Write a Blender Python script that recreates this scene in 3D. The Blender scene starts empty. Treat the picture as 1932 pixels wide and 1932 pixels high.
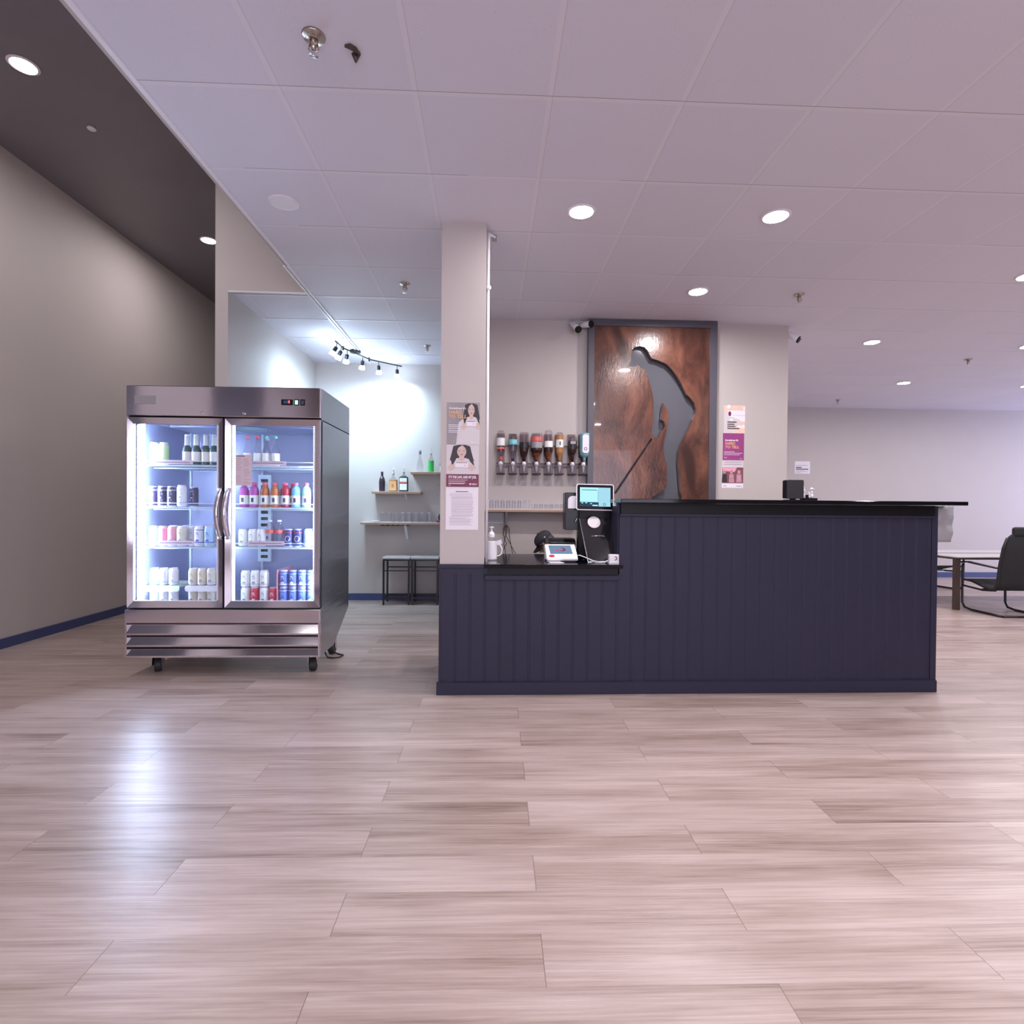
import bpy, bmesh, math, random
from mathutils import Vector, Matrix, Euler
random.seed(7)
S = bpy.context.scene
COL = S.collection
PI = math.pi

# ---------------------------------------------------------------- camera
cam_d = bpy.data.cameras.new('camera'); cam = bpy.data.objects.new('camera', cam_d); COL.objects.link(cam)
FPX = 1023.5
cam_d.sensor_fit = 'HORIZONTAL'; cam_d.sensor_width = 36.0; cam_d.lens = 36.0 * FPX / 1932.0
cam_d.clip_start = 0.05; cam_d.clip_end = 100
yaw, pitch, roll = 0.0411, -0.0098, 0.0080
fwd = Vector((math.sin(yaw) * math.cos(pitch), math.cos(yaw) * math.cos(pitch), math.sin(pitch)))
rt = Vector((math.cos(yaw), -math.sin(yaw), 0)); up = rt.cross(fwd)
r2 = math.cos(roll) * rt + math.sin(roll) * up; u2 = -math.sin(roll) * rt + math.cos(roll) * up
cam.matrix_world = Matrix(((r2.x, u2.x, -fwd.x, 0), (r2.y, u2.y, -fwd.y, 0), (r2.z, u2.z, -fwd.z, 1.245), (0, 0, 0, 1)))
S.camera = cam

# ---------------------------------------------------------------- view, world, daylight and added fill
S.view_settings.view_transform = 'Standard'; S.view_settings.look = 'None'
S.view_settings.gamma = 1.0; S.view_settings.use_curve_mapping = False
S.view_settings.exposure = 0.95
S.cycles.transparent_max_bounces = 32; S.cycles.max_bounces = 9
w = bpy.data.worlds.new('world'); S.world = w; w.use_nodes = True
w.node_tree.nodes['Background'].inputs[0].default_value = (0.62, 0.62, 0.85, 1)
w.node_tree.nodes['Background'].inputs[1].default_value = 0.35
def area(name, loc, rot, sx, sy, power, color):
    l = bpy.data.lights.new(name, 'AREA'); l.shape = 'RECTANGLE'; l.size = sx; l.size_y = sy
    l.energy = power; l.color = color
    o = bpy.data.objects.new(name, l); COL.objects.link(o); o.location = loc; o.rotation_euler = rot
    return o
area('added_front_fill', (0.6, -4.9, 1.7), (PI / 2, 0, 0), 7.0, 2.4, 110, (0.86, 0.82, 1.0))  # soft fill added behind the camera, set in an assumed window opening
area('daylight_side_window', (12.9, 7.2, 1.6), (PI / 2, 0, PI / 2), 3.0, 1.8, 115, (0.60, 0.66, 1.0))

LAMP = 250.0      # ceiling lamp lens radiance
CH = 3.106        # tiled ceiling height
HC = 4.26         # high dark ceiling height

# ---------------------------------------------------------------- materials
M = {}
def mat(name, color=(0.8, 0.8, 0.8), rough=0.5, metal=0.0, noise=None, bump=None, emit=None, es=0.0, spec=None, coat=0.0, stretch=(1, 1, 1)):
    m = bpy.data.materials.new(name); m.use_nodes = True; nt = m.node_tree; b = nt.nodes['Principled BSDF']
    b.inputs['Base Color'].default_value = (*color, 1); b.inputs['Roughness'].default_value = rough
    b.inputs['Metallic'].default_value = metal
    if spec is not None: b.inputs['Specular IOR Level'].default_value = spec
    if coat: b.inputs['Coat Weight'].default_value = coat; b.inputs['Coat Roughness'].default_value = 0.12
    if emit: b.inputs['Emission Color'].default_value = (*emit, 1); b.inputs['Emission Strength'].default_value = es
    sc = (noise or bump or (0, 0))
    nz = None
    if noise or bump:
        g = nt.nodes.new('ShaderNodeNewGeometry'); mp = nt.nodes.new('ShaderNodeMapping'); mp.inputs['Scale'].default_value = stretch
        nz = nt.nodes.new('ShaderNodeTexNoise'); nz.inputs['Scale'].default_value = sc[0]; nz.inputs['Detail'].default_value = 4
        nt.links.new(g.outputs['Position'], mp.inputs[0]); nt.links.new(mp.outputs[0], nz.inputs['Vector'])
    if noise:
        mx = nt.nodes.new('ShaderNodeMixRGB'); mx.inputs[1].default_value = (*[c * (1 - noise[1]) for c in color], 1)
        mx.inputs[2].default_value = (*[min(1, c * (1 + noise[1])) for c in color], 1)
        nt.links.new(nz.outputs['Fac'], mx.inputs[0]); nt.links.new(mx.outputs[0], b.inputs['Base Color'])
    if bump:
        n2 = nz
        if noise and bump[0] != noise[0]:
            n2 = nt.nodes.new('ShaderNodeTexNoise'); n2.inputs['Scale'].default_value = bump[0]; nt.links.new(mp.outputs[0], n2.inputs['Vector'])
        bp = nt.nodes.new('ShaderNodeBump'); bp.inputs['Strength'].default_value = bump[1]; bp.inputs['Distance'].default_value = 0.01
        nt.links.new(n2.outputs['Fac'], bp.inputs['Height']); nt.links.new(bp.outputs[0], b.inputs['Normal'])
    M[name] = m; return m
def emission(name, color, s):
    m = bpy.data.materials.new(name); m.use_nodes = True; nt = m.node_tree; nt.nodes.clear()
    e = nt.nodes.new('ShaderNodeEmission'); e.inputs[0].default_value = (*color, 1); e.inputs[1].default_value = s
    o = nt.nodes.new('ShaderNodeOutputMaterial'); nt.links.new(e.outputs[0], o.inputs[0]); M[name] = m; return m
def glassy(name, tint=(1, 1, 1), gloss=0.12, rough=0.03, gcol=(1, 1, 1)):
    m = bpy.data.materials.new(name); m.use_nodes = True; nt = m.node_tree; nt.nodes.clear()
    t = nt.nodes.new('ShaderNodeBsdfTransparent'); t.inputs[0].default_value = (*tint, 1)
    g = nt.nodes.new('ShaderNodeBsdfGlossy'); g.inputs['Roughness'].default_value = rough; g.inputs[0].default_value = (*gcol, 1)
    lw = nt.nodes.new('ShaderNodeLayerWeight'); lw.inputs[0].default_value = 0.5
    pw_ = nt.nodes.new('ShaderNodeMath'); pw_.operation = 'POWER'; pw_.inputs[1].default_value = 3.0; nt.links.new(lw.outputs['Facing'], pw_.inputs[0])
    ma = nt.nodes.new('ShaderNodeMath'); ma.operation = 'MULTIPLY_ADD'; ma.inputs[1].default_value = 0.55; ma.inputs[2].default_value = gloss
    nt.links.new(pw_.outputs[0], ma.inputs[0])
    mx = nt.nodes.new('ShaderNodeMixShader'); o = nt.nodes.new('ShaderNodeOutputMaterial')
    nt.links.new(ma.outputs[0], mx.inputs[0]); nt.links.new(t.outputs[0], mx.inputs[1]); nt.links.new(g.outputs[0], mx.inputs[2])
    nt.links.new(mx.outputs[0], o.inputs[0]); M[name] = m; return m

def N(nt, typ, **kw):
    n = nt.nodes.new(typ)
    for k, v in kw.items(): setattr(n, k, v)
    return n
def math_n(nt, op, a, b=None, c=None):
    n = nt.nodes.new('ShaderNodeMath'); n.operation = op
    for i, v in enumerate((a, b, c)):
        if v is None: continue
        if isinstance(v, (int, float)): n.inputs[i].default_value = v
        else: nt.links.new(v, n.inputs[i])
    return n.outputs[0]

def floor_material():
    m = bpy.data.materials.new('plank_floor'); m.use_nodes = True; nt = m.node_tree; b = nt.nodes['Principled BSDF']; L = nt.links.new
    g = N(nt, 'ShaderNodeNewGeometry'); sp = N(nt, 'ShaderNodeSeparateXYZ'); L(g.outputs['Position'], sp.inputs[0])
    X, Y = sp.outputs[0], sp.outputs[1]
    k = 0.0125
    x2 = math_n(nt, 'MULTIPLY_ADD', Y, -k, X)            # x along the planks
    x2 = math_n(nt, 'SUBTRACT', x2, 0.156 - k * 1.39)
    y2 = math_n(nt, 'MULTIPLY_ADD', X, k, Y)
    v = math_n(nt, 'DIVIDE', math_n(nt, 'SUBTRACT', y2, 1.39), 0.1775)
    row = math_n(nt, 'FLOOR', v)
    par = math_n(nt, 'FLOORED_MODULO', row, 2.0)
    u = math_n(nt, 'MULTIPLY_ADD', par, 0.5, math_n(nt, 'DIVIDE', x2, 1.2195))
    cell = math_n(nt, 'FLOOR', u)
    cb = N(nt, 'ShaderNodeCombineXYZ'); L(cell, cb.inputs[0]); L(row, cb.inputs[1])
    wn = N(nt, 'ShaderNodeTexWhiteNoise', noise_dimensions='3D'); L(cb.outputs[0], wn.inputs['Vector'])
    rnd = wn.outputs['Value']
    # grain, long along x, each plank with its own piece of board
    off = math_n(nt, 'MULTIPLY', rnd, 57.0)
    gx = math_n(nt, 'ADD', x2, off)
    def grain(sx, sy, detail, dist, rough=0.6):
        c = N(nt, 'ShaderNodeCombineXYZ'); L(math_n(nt, 'MULTIPLY', gx, sx), c.inputs[0]); L(math_n(nt, 'MULTIPLY', y2, sy), c.inputs[1]); L(off, c.inputs[2])
        n = N(nt, 'ShaderNodeTexNoise'); n.inputs['Scale'].default_value = 1; n.inputs['Detail'].default_value = detail
        n.inputs['Roughness'].default_value = rough; n.inputs['Distortion'].default_value = dist; L(c.outputs[0], n.inputs['Vector']); return n.outputs['Fac']
    g1 = grain(0.9, 13, 5, 0.5, 0.65); g2 = grain(2.4, 120, 4, 0.3); g3 = grain(1.6, 5, 2, 0.2)
    t = math_n(nt, 'MULTIPLY_ADD', g1, 0.74, math_n(nt, 'MULTIPLY', g2, 0.42))
    t = math_n(nt, 'MULTIPLY_ADD', g3, 0.22, t)
    t = math_n(nt, 'MULTIPLY_ADD', rnd, 0.12, t)
    cr = N(nt, 'ShaderNodeValToRGB'); L(t, cr.inputs[0]); e = cr.color_ramp.elements
    e[0].position = 0.46; e[0].color = (0.130, 0.086, 0.064, 1); e[1].position = 0.98; e[1].color = (0.53, 0.435, 0.405, 1)
    e2 = cr.color_ramp.elements.new(0.66); e2.color = (0.325, 0.245, 0.213, 1)
    # seams
    fu = math_n(nt, 'FRACT', u); fv = math_n(nt, 'FRACT', v)
    du = math_n(nt, 'MULTIPLY', math_n(nt, 'MINIMUM', fu, math_n(nt, 'SUBTRACT', 1.0, fu)), 1.2195)
    dv = math_n(nt, 'MULTIPLY', math_n(nt, 'MINIMUM', fv, math_n(nt, 'SUBTRACT', 1.0, fv)), 0.1775)
    su = math_n(nt, 'LESS_THAN', du, 0.0011); sv = math_n(nt, 'LESS_THAN', dv, 0.0010)
    seam = math_n(nt, 'MAXIMUM', su, math_n(nt, 'MULTIPLY', sv, 0.30))
    mx = N(nt, 'ShaderNodeMixRGB'); L(math_n(nt, 'MULTIPLY', seam, 0.75), mx.inputs[0]); L(cr.outputs[0], mx.inputs[1]); mx.inputs[2].default_value = (0.10, 0.07, 0.055, 1)
    L(mx.outputs[0], b.inputs['Base Color'])
    rr = math_n(nt, 'MULTIPLY_ADD', g2, -0.16, 0.42); L(rr, b.inputs['Roughness'])
    b.inputs['Specular IOR Level'].default_value = 0.5
    bp = N(nt, 'ShaderNodeBump'); bp.inputs['Strength'].default_value = 0.28; bp.inputs['Distance'].default_value = 0.002
    h = math_n(nt, 'SUBTRACT', math_n(nt, 'ADD', g2, math_n(nt, 'MULTIPLY', g1, 0.7)), seam); L(h, bp.inputs['Height']); L(bp.outputs[0], b.inputs['Normal'])
    M['floor'] = m

def ceiling_material():
    m = bpy.data.materials.new('tile_ceiling'); m.use_nodes = True; nt = m.node_tree; b = nt.nodes['Principled BSDF']; L = nt.links.new
    g = N(nt, 'ShaderNodeNewGeometry'); sp = N(nt, 'ShaderNodeSeparateXYZ'); L(g.outputs['Position'], sp.inputs[0])
    T = 0.6096
    def line(c, o, off):
        f = math_n(nt, 'FRACT', math_n(nt, 'DIVIDE', math_n(nt, 'SUBTRACT', c, o + off), T))
        d = math_n(nt, 'MULTIPLY', math_n(nt, 'MINIMUM', f, math_n(nt, 'SUBTRACT', 1.0, f)), T)
        return d
    X0, Y0 = -1.556, 2.467
    cb = N(nt, 'ShaderNodeTexNoise'); cb.inputs['Scale'].default_value = 0.9; cb.inputs['Detail'].default_value = 1; L(g.outputs['Position'], cb.inputs['Vector'])
    brk = math_n(nt, 'GREATER_THAN', cb.outputs['Fac'], 0.42)
    dy = math_n(nt, 'LESS_THAN', line(sp.outputs[1], Y0, 0.0), 0.0022)
    dx = math_n(nt, 'LESS_THAN', line(sp.outputs[0], X0, 0.0), 0.0016)
    nearY = math_n(nt, 'LESS_THAN', line(sp.outputs[1], Y0, 0.013), 0.012)
    nearX = math_n(nt, 'LESS_THAN', line(sp.outputs[0], X0, -0.013), 0.012)
    dark = math_n(nt, 'MAXIMUM', math_n(nt, 'MULTIPLY', dy, math_n(nt, 'MULTIPLY_ADD', brk, 0.42, 0.12)), math_n(nt, 'MULTIPLY', dx, 0.22))
    tee = math_n(nt, 'MAXIMUM', nearY, nearX)
    # fissures of the mineral tiles
    vo = N(nt, 'ShaderNodeTexVoronoi'); vo.inputs['Scale'].default_value = 70; L(g.outputs['Position'], vo.inputs['Vector'])
    n2 = N(nt, 'ShaderNodeTexNoise'); n2.inputs['Scale'].default_value = 2.3; L(g.outputs['Position'], n2.inputs['Vector'])
    spk = math_n(nt, 'MULTIPLY', math_n(nt, 'LESS_THAN', vo.outputs['Distance'], 0.13), math_n(nt, 'GREATER_THAN', n2.outputs['Fac'], 0.52))
    spk = math_n(nt, 'MULTIPLY', spk, math_n(nt, 'SUBTRACT', 1.0, tee))
    cell = N(nt, 'ShaderNodeCombineXYZ')
    L(math_n(nt, 'FLOOR', math_n(nt, 'DIVIDE', math_n(nt, 'SUBTRACT', sp.outputs[0], X0), T)), cell.inputs[0])
    L(math_n(nt, 'FLOOR', math_n(nt, 'DIVIDE', math_n(nt, 'SUBTRACT', sp.outputs[1], Y0), T)), cell.inputs[1])
    wn = N(nt, 'ShaderNodeTexWhiteNoise'); L(cell.outputs[0], wn.inputs['Vector'])
    base = N(nt, 'ShaderNodeMixRGB'); base.inputs[1].default_value = (0.70, 0.68, 0.755, 1); base.inputs[2].default_value = (0.735, 0.71, 0.785, 1); L(wn.outputs['Value'], base.inputs[0])
    c1 = N(nt, 'ShaderNodeMixRGB'); L(math_n(nt, 'MULTIPLY', tee, 0.5), c1.inputs[0]); L(base.outputs[0], c1.inputs[1]); c1.inputs[2].default_value = (0.80, 0.76, 0.80, 1)
    c2 = N(nt, 'ShaderNodeMixRGB'); L(math_n(nt, 'MAXIMUM', dark, math_n(nt, 'MULTIPLY', spk, 0.22)), c2.inputs[0]); L(c1.outputs[0], c2.inputs[1]); c2.inputs[2].default_value = (0.10, 0.07, 0.07, 1)
    L(c2.outputs[0], b.inputs['Base Color']); b.inputs['Roughness'].default_value = 0.62; b.inputs['Specular IOR Level'].default_value = 0.35
    bp = N(nt, 'ShaderNodeBump'); bp.inputs['Strength'].default_value = 0.2; bp.inputs['Distance'].default_value = 0.002
    L(math_n(nt, 'SUBTRACT', math_n(nt, 'MULTIPLY', tee, 0.6), spk), bp.inputs['Height']); L(bp.outputs[0], b.inputs['Normal'])
    M['ceiling'] = m

def copper_material():
    m = bpy.data.materials.new('rust_board'); m.use_nodes = True; nt = m.node_tree; b = nt.nodes['Principled BSDF']; L = nt.links.new
    g = N(nt, 'ShaderNodeNewGeometry'); mp = N(nt, 'ShaderNodeMapping'); mp.inputs['Scale'].default_value = (1.6, 1, 0.8); L(g.outputs['Position'], mp.inputs[0])
    n1 = N(nt, 'ShaderNodeTexNoise'); n1.inputs['Scale'].default_value = 2.6; n1.inputs['Detail'].default_value = 7; n1.inputs['Roughness'].default_value = 0.62; n1.inputs['Distortion'].default_value = 0.6
    L(mp.outputs[0], n1.inputs['Vector'])
    cr = N(nt, 'ShaderNodeValToRGB'); L(n1.outputs['Fac'], cr.inputs[0]); e = cr.color_ramp.elements
    e[0].position = 0.34; e[0].color = (0.040, 0.015, 0.010, 1); e[1].position = 0.70; e[1].color = (0.22, 0.088, 0.052, 1)
    k = cr.color_ramp.elements.new(0.5); k.color = (0.108, 0.040, 0.025, 1)
    L(cr.outputs[0], b.inputs['Base Color']); b.inputs['Roughness'].default_value = 0.22; b.inputs['Coat Weight'].default_value = 0.4
    n2 = N(nt, 'ShaderNodeTexNoise'); n2.inputs['Scale'].default_value = 35; L(mp.outputs[0], n2.inputs['Vector'])
    bp = N(nt, 'ShaderNodeBump'); bp.inputs['Strength'].default_value = 0.12; bp.inputs['Distance'].default_value = 0.01; L(n2.outputs['Fac'], bp.inputs['Height']); L(bp.outputs[0], b.inputs['Normal'])
    M['copper'] = m

def led_material(name, pitch, color, s):
    m = emission(name, color, s); nt = m.node_tree
    g = N(nt, 'ShaderNodeNewGeometry'); sp = N(nt, 'ShaderNodeSeparateXYZ'); nt.links.new(g.outputs['Position'], sp.inputs[0])
    f = math_n(nt, 'FRACT', math_n(nt, 'DIVIDE', sp.outputs[2], pitch))
    d = math_n(nt, 'ABSOLUTE', math_n(nt, 'SUBTRACT', f, 0.5))
    k = math_n(nt, 'MULTIPLY_ADD', math_n(nt, 'LESS_THAN', d, 0.33), s * 0.8, s * 0.2)
    em = [n for n in nt.nodes if n.type == 'EMISSION'][0]; nt.links.new(k, em.inputs[1])

floor_material(); ceiling_material(); copper_material()
mat('wall', (0.50, 0.455, 0.435), 0.6, noise=(3, 0.03), bump=(160, 0.05), spec=0.35)
mat('wall_cool', (0.62, 0.61, 0.66), 0.6, noise=(3, 0.02), bump=(160, 0.05), spec=0.35)
mat('dark_ceiling', (0.20, 0.185, 0.205), 0.40, noise=(2, 0.12), bump=(90, 0.15))
mat('navy', (0.020, 0.0195, 0.043), 0.5, noise=(6, 0.08), bump=(220, 0.12), spec=0.35)
mat('navy_board', (0.050, 0.066, 0.17), 0.45, noise=(8, 0.08))
mat('charcoal_paint', (0.080, 0.075, 0.095), 0.35, noise=(5, 0.1), bump=(120, 0.1))
mat('grey_back', (0.105, 0.108, 0.125), 0.10, noise=(4, 0.05))
mat('black_gloss', (0.004, 0.004, 0.006), 0.08, noise=(12, 0.3), spec=0.3)
mat('black_satin', (0.006, 0.0055, 0.007), 0.4, noise=(30, 0.2), spec=0.25)
mat('black_plastic', (0.006, 0.006, 0.008), 0.25, noise=(60, 0.2), spec=0.3)
mat('black_metal', (0.018, 0.016, 0.017), 0.35, metal=0.2, noise=(50, 0.2))
mat('rubber', (0.02, 0.02, 0.022), 0.6, noise=(80, 0.2))
mat('fabric_black', (0.014, 0.015, 0.017), 0.8, noise=(300, 0.35), bump=(400, 0.3))
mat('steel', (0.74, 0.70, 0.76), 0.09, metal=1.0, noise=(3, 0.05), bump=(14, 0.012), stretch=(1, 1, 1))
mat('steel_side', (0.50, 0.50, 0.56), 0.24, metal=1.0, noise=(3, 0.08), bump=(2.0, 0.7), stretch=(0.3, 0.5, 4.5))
mat('chrome', (0.80, 0.76, 0.80), 0.10, metal=1.0, noise=(20, 0.04))
mat('brass', (0.50, 0.45, 0.40), 0.25, metal=1.0, noise=(40, 0.15))
mat('white_paint', (0.80, 0.78, 0.82), 0.4, noise=(10, 0.02))
mat('white_plastic', (0.82, 0.80, 0.83), 0.3, noise=(20, 0.02))
mat('paper', (0.80, 0.76, 0.82), 0.7, noise=(15, 0.02))
mat('ink', (0.10, 0.08, 0.11), 0.7, noise=(50, 0.1))
mat('ink_soft', (0.42, 0.38, 0.42), 0.7, noise=(50, 0.1))
mat('fridge_inner', (0.32, 0.35, 0.50), 0.32, metal=0.25, noise=(2, 0.06))
mat('fridge_rack', (0.62, 0.74, 0.82), 0.3, metal=0.3, noise=(40, 0.03))
mat('gasket', (0.012, 0.012, 0.02), 0.6, noise=(40, 0.2))
mat('shelf_wood', (0.36, 0.22, 0.14), 0.5, noise=(8, 0.2), stretch=(1, 8, 8))
mat('shelf_top', (0.66, 0.62, 0.62), 0.5, noise=(6, 0.05), stretch=(1, 8, 8))
mat('table_top', (0.48, 0.46, 0.46), 0.3, noise=(6, 0.06))
mat('bronze', (0.10, 0.07, 0.06), 0.4, metal=0.5, noise=(40, 0.2))
mat('skin', (0.52, 0.29, 0.22), 0.5, noise=(40, 0.08))
mat('hair', (0.03, 0.02, 0.018), 0.6, noise=(60, 0.3))
mat('cap_cloth', (0.020, 0.019, 0.028), 0.8, noise=(250, 0.25), bump=(300, 0.2))
mat('shirt', (0.04, 0.045, 0.06), 0.8, noise=(150, 0.2))
mat('maroon', (0.17, 0.015, 0.06), 0.45, noise=(8, 0.12))
mat('magenta', (0.30, 0.045, 0.20), 0.45, noise=(6, 0.25))
mat('gold', (0.75, 0.42, 0.18), 0.5, noise=(30, 0.05))
mat('photo_grey', (0.30, 0.27, 0.29), 0.5, noise=(7, 0.25))
mat('photo_light', (0.62, 0.58, 0.60), 0.5, noise=(7, 0.05))
mat('photo_skin', (0.62, 0.45, 0.40), 0.5, noise=(12, 0.08))
mat('photo_hair', (0.028, 0.020, 0.026), 0.5, noise=(30, 0.3))
mat('peach', (0.78, 0.55, 0.45), 0.5, noise=(22, 0.22))
mat('photo_red', (0.20, 0.07, 0.08), 0.5, noise=(45, 0.7))
mat('photo_pink', (0.50, 0.26, 0.34), 0.5, noise=(45, 0.5))
mat('lips', (0.35, 0.10, 0.10), 0.5, noise=(30, 0.1))
emission('lamp_lens', (1.0, 0.935, 0.955), LAMP)
emission('high_lamp_lens', (1.0, 0.93, 0.95), LAMP * 0.85)
emission('bulb', (0.58, 0.82, 1.0), 950)
emission('bulb_shell', (0.62, 0.80, 1.0), 42.0)
led_material('led_left', 0.034, (0.60, 0.74, 1.0), 118)
led_material('led_right', 0.034, (0.66, 0.79, 1.0), 60)
emission('led_mullion', (0.66, 0.86, 1.0), 2.6)
emission('screen', (0.42, 0.80, 0.92), 0.62)
emission('screen_dim', (0.36, 0.66, 0.80), 0.58)
emission('screen_dark', (0.03, 0.06, 0.10), 0.6)
emission('lcd_blue', (0.16, 0.24, 0.38), 0.62)
emission('led_red', (1.0, 0.08, 0.12), 1.5)
emission('led_green', (0.45, 0.9, 0.75), 0.9)
glassy('door_glass', (0.97, 0.98, 1.0), 0.03, 0.02)
glassy('clear_glass', (0.97, 0.97, 0.98), 0.03, 0.05)
glassy('glass_rim', (0.9, 0.9, 0.92), 0.55, 0.25)
glassy('acrylic', (0.82, 0.81, 0.86), 0.06, 0.12)
glassy('acrylic_edge', (0.6, 0.6, 0.68), 0.4, 0.15)
glassy('bottle_clear', (0.88, 0.86, 0.88), 0.05, 0.08)
glassy('smoke_plastic', (0.72, 0.65, 0.65), 0.02, 0.15)
CC = {}
def colr(name, c, rough=0.3, **k):
    if name not in M: mat(name, c, rough, noise=(60, 0.06), **k)
    return name
for nm, c in dict(silver=(0.75, 0.75, 0.8), can_white=(0.80, 0.82, 0.84), can_cream=(0.72, 0.68, 0.55), can_pink=(0.78, 0.36, 0.46), can_teal=(0.28, 0.62, 0.72), can_lime=(0.62, 0.82, 0.40),
                  can_dark=(0.07, 0.06, 0.12), can_blue=(0.10, 0.16, 0.50), can_sky=(0.42, 0.62, 0.85), can_red=(0.55, 0.04, 0.08), can_grey=(0.55, 0.56, 0.60), can_navy=(0.03, 0.05, 0.22),
                  beer_green=(0.03, 0.085, 0.08), foil=(0.78, 0.84, 0.84), label_white=(0.82, 0.84, 0.80), drink_purple=(0.42, 0.08, 0.36), drink_orange=(0.42, 0.13, 0.04), drink_red=(0.36, 0.02, 0.05),
                  drink_blue=(0.16, 0.48, 0.82), drink_green=(0.32, 0.72, 0.36), cap_red=(0.72, 0.12, 0.20), cap_green=(0.14, 0.55, 0.48), cap_white=(0.85, 0.86, 0.88), tag_pink=(0.70, 0.58, 0.66),
                  amber=(0.20, 0.055, 0.02), dark_liquor=(0.035, 0.012, 0.010), gold_liquor=(0.42, 0.20, 0.07), gin_blue=(0.20, 0.42, 0.46), label_blue=(0.22, 0.66, 0.74), label_red=(0.68, 0.14, 0.13),
                  label_black=(0.02, 0.02, 0.025), label_grey=(0.33, 0.32, 0.33), bottle_black=(0.03, 0.015, 0.03), bottle_green=(0.03, 0.40, 0.07), bottle_dark_green=(0.015, 0.04, 0.035), label_tan=(0.55, 0.24, 0.10), tray_green=(0.72, 0.86, 0.70)).items():
    colr(nm, c)

# ---------------------------------------------------------------- mesh helpers
class MB:
    def __init__(s): s.v = []; s.f = []; s.mi = []; s.m = []; s.sm = []
    def mat(s, name):
        if name not in s.m: s.m.append(name)
        s.cur = s.m.index(name); return s
    def _add(s, vs, fs, smooth=False):
        n = len(s.v); s.v += [tuple(p) for p in vs]
        for f in fs: s.f.append([n + i for i in f]); s.mi.append(getattr(s, 'cur', 0)); s.sm.append(smooth)
        return s
    def box(s, x0, x1, y0, y1, z0, z1):
        v = [(x, y, z) for z in (z0, z1) for y in (y0, y1) for x in (x0, x1)]
        return s._add(v, [(0, 2, 3, 1), (4, 5, 7, 6), (0, 1, 5, 4), (2, 6, 7, 3), (0, 4, 6, 2), (1, 3, 7, 5)])
    def quad(s, *p): return s._add(p, [tuple(range(len(p)))])
    def obox(s, c, ax, ay, az):            # oriented box, half-axis vectors
        c, ax, ay, az = map(Vector, (c, ax, ay, az))
        v = [c + ax * i + ay * j + az * k for k in (-1, 1) for j in (-1, 1) for i in (-1, 1)]
        return s._add(v, [(0, 2, 3, 1), (4, 5, 7, 6), (0, 1, 5, 4), (2, 6, 7, 3), (0, 4, 6, 2), (1, 3, 7, 5)])
    def bar(s, a, b, w, h=None):           # rectangular bar a -> b
        a, b = Vector(a), Vector(b); d = (b - a); l = d.length; d.normalize(); h = h or w
        q = Vector((0, 0, 1)) if abs(d.z) < 0.9 else Vector((0, 1, 0)); r = d.cross(q).normalized(); t = r.cross(d)
        return s.obox((a + b) / 2, d * l / 2, r * w / 2, t * h / 2)
    def ring_sweep(s, rings, cap0=True, cap1=True, smooth=True):
        n = len(rings[0]); vs = [p for r in rings for p in r]; fs = []
        for k in range(len(rings) - 1):
            for i in range(n):
                j = (i + 1) % n; fs.append((k * n + i, k * n + j, (k + 1) * n + j, (k + 1) * n + i))
        s._add(vs, fs, smooth); b = len(s.v) - len(vs)
        if cap0: s.f.append([b + i for i in reversed(range(n))]); s.mi.append(s.cur if hasattr(s, 'cur') else 0); s.sm.append(False)
        if cap1: s.f.append([b + (len(rings) - 1) * n + i for i in range(n)]); s.mi.append(s.cur if hasattr(s, 'cur') else 0); s.sm.append(False)
        return s
    def lathe(s, prof, c=(0, 0, 0), n=20, axis='z', caps=True):   # prof [(r, h, mat?)]
        c = Vector(c)
        def P(r, h, a):
            x, y = r * math.cos(a), r * math.sin(a)
            return c + (Vector((x, y, h)) if axis == 'z' else Vector((x, h, -y)) if axis == 'y' else Vector((h, x, y)))
        rings = [[P(max(p[0], 1e-4), p[1], 2 * PI * i / n) for i in range(n)] for p in prof]
        for k in range(len(rings) - 1):
            if len(prof[k]) > 2 and prof[k][2]: s.mat(prof[k][2])
            s.ring_sweep([rings[k], rings[k + 1]], caps and k == 0, caps and k == len(rings) - 2)
        return s
    def tube(s, pts, r, n=8, caps=True):
        pts = [Vector(p) for p in pts]; rings = []; prev = None
        for i, p in enumerate(pts):
            d = ((pts[i + 1] if i + 1 < len(pts) else p) - (pts[i - 1] if i else p)).normalized()
            if prev is None:
                q = Vector((0, 0, 1)) if abs(d.z) < 0.9 else Vector((1, 0, 0)); nr = d.cross(q).normalized()
            else: nr = (prev - d * prev.dot(d)).normalized()
            prev = nr; b = d.cross(nr)
            rr = r[i] if isinstance(r, (list, tuple)) else r
            rings.append([p + (nr * math.cos(2 * PI * k / n) + b * math.sin(2 * PI * k / n)) * rr for k in range(n)])
        return s.ring_sweep(rings, caps, caps)
    def sphere(s, c, r, n=14, m=10):
        c = Vector(c); r = Vector(r) if isinstance(r, (tuple, list)) else Vector((r, r, r)); rings = []
        for k in range(m + 1):
            t = PI * k / m; q = max(math.sin(t), 1e-3)
            rings.append([c + Vector((r.x * q * math.cos(2 * PI * i / n), r.y * q * math.sin(2 * PI * i / n), -r.z * math.cos(t))) for i in range(n)])
        return s.ring_sweep(rings, True, True)
    def prism(s, pts, y0, y1):             # polygon in xz, extruded along y
        n = len(pts); v = [(p[0], y0, p[1]) for p in pts] + [(p[0], y1, p[1]) for p in pts]
        return s._add(v, [tuple(range(n)), tuple(reversed(range(n, 2 * n)))] + [(i, n + i, n + (i + 1) % n, (i + 1) % n) for i in range(n)])
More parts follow.
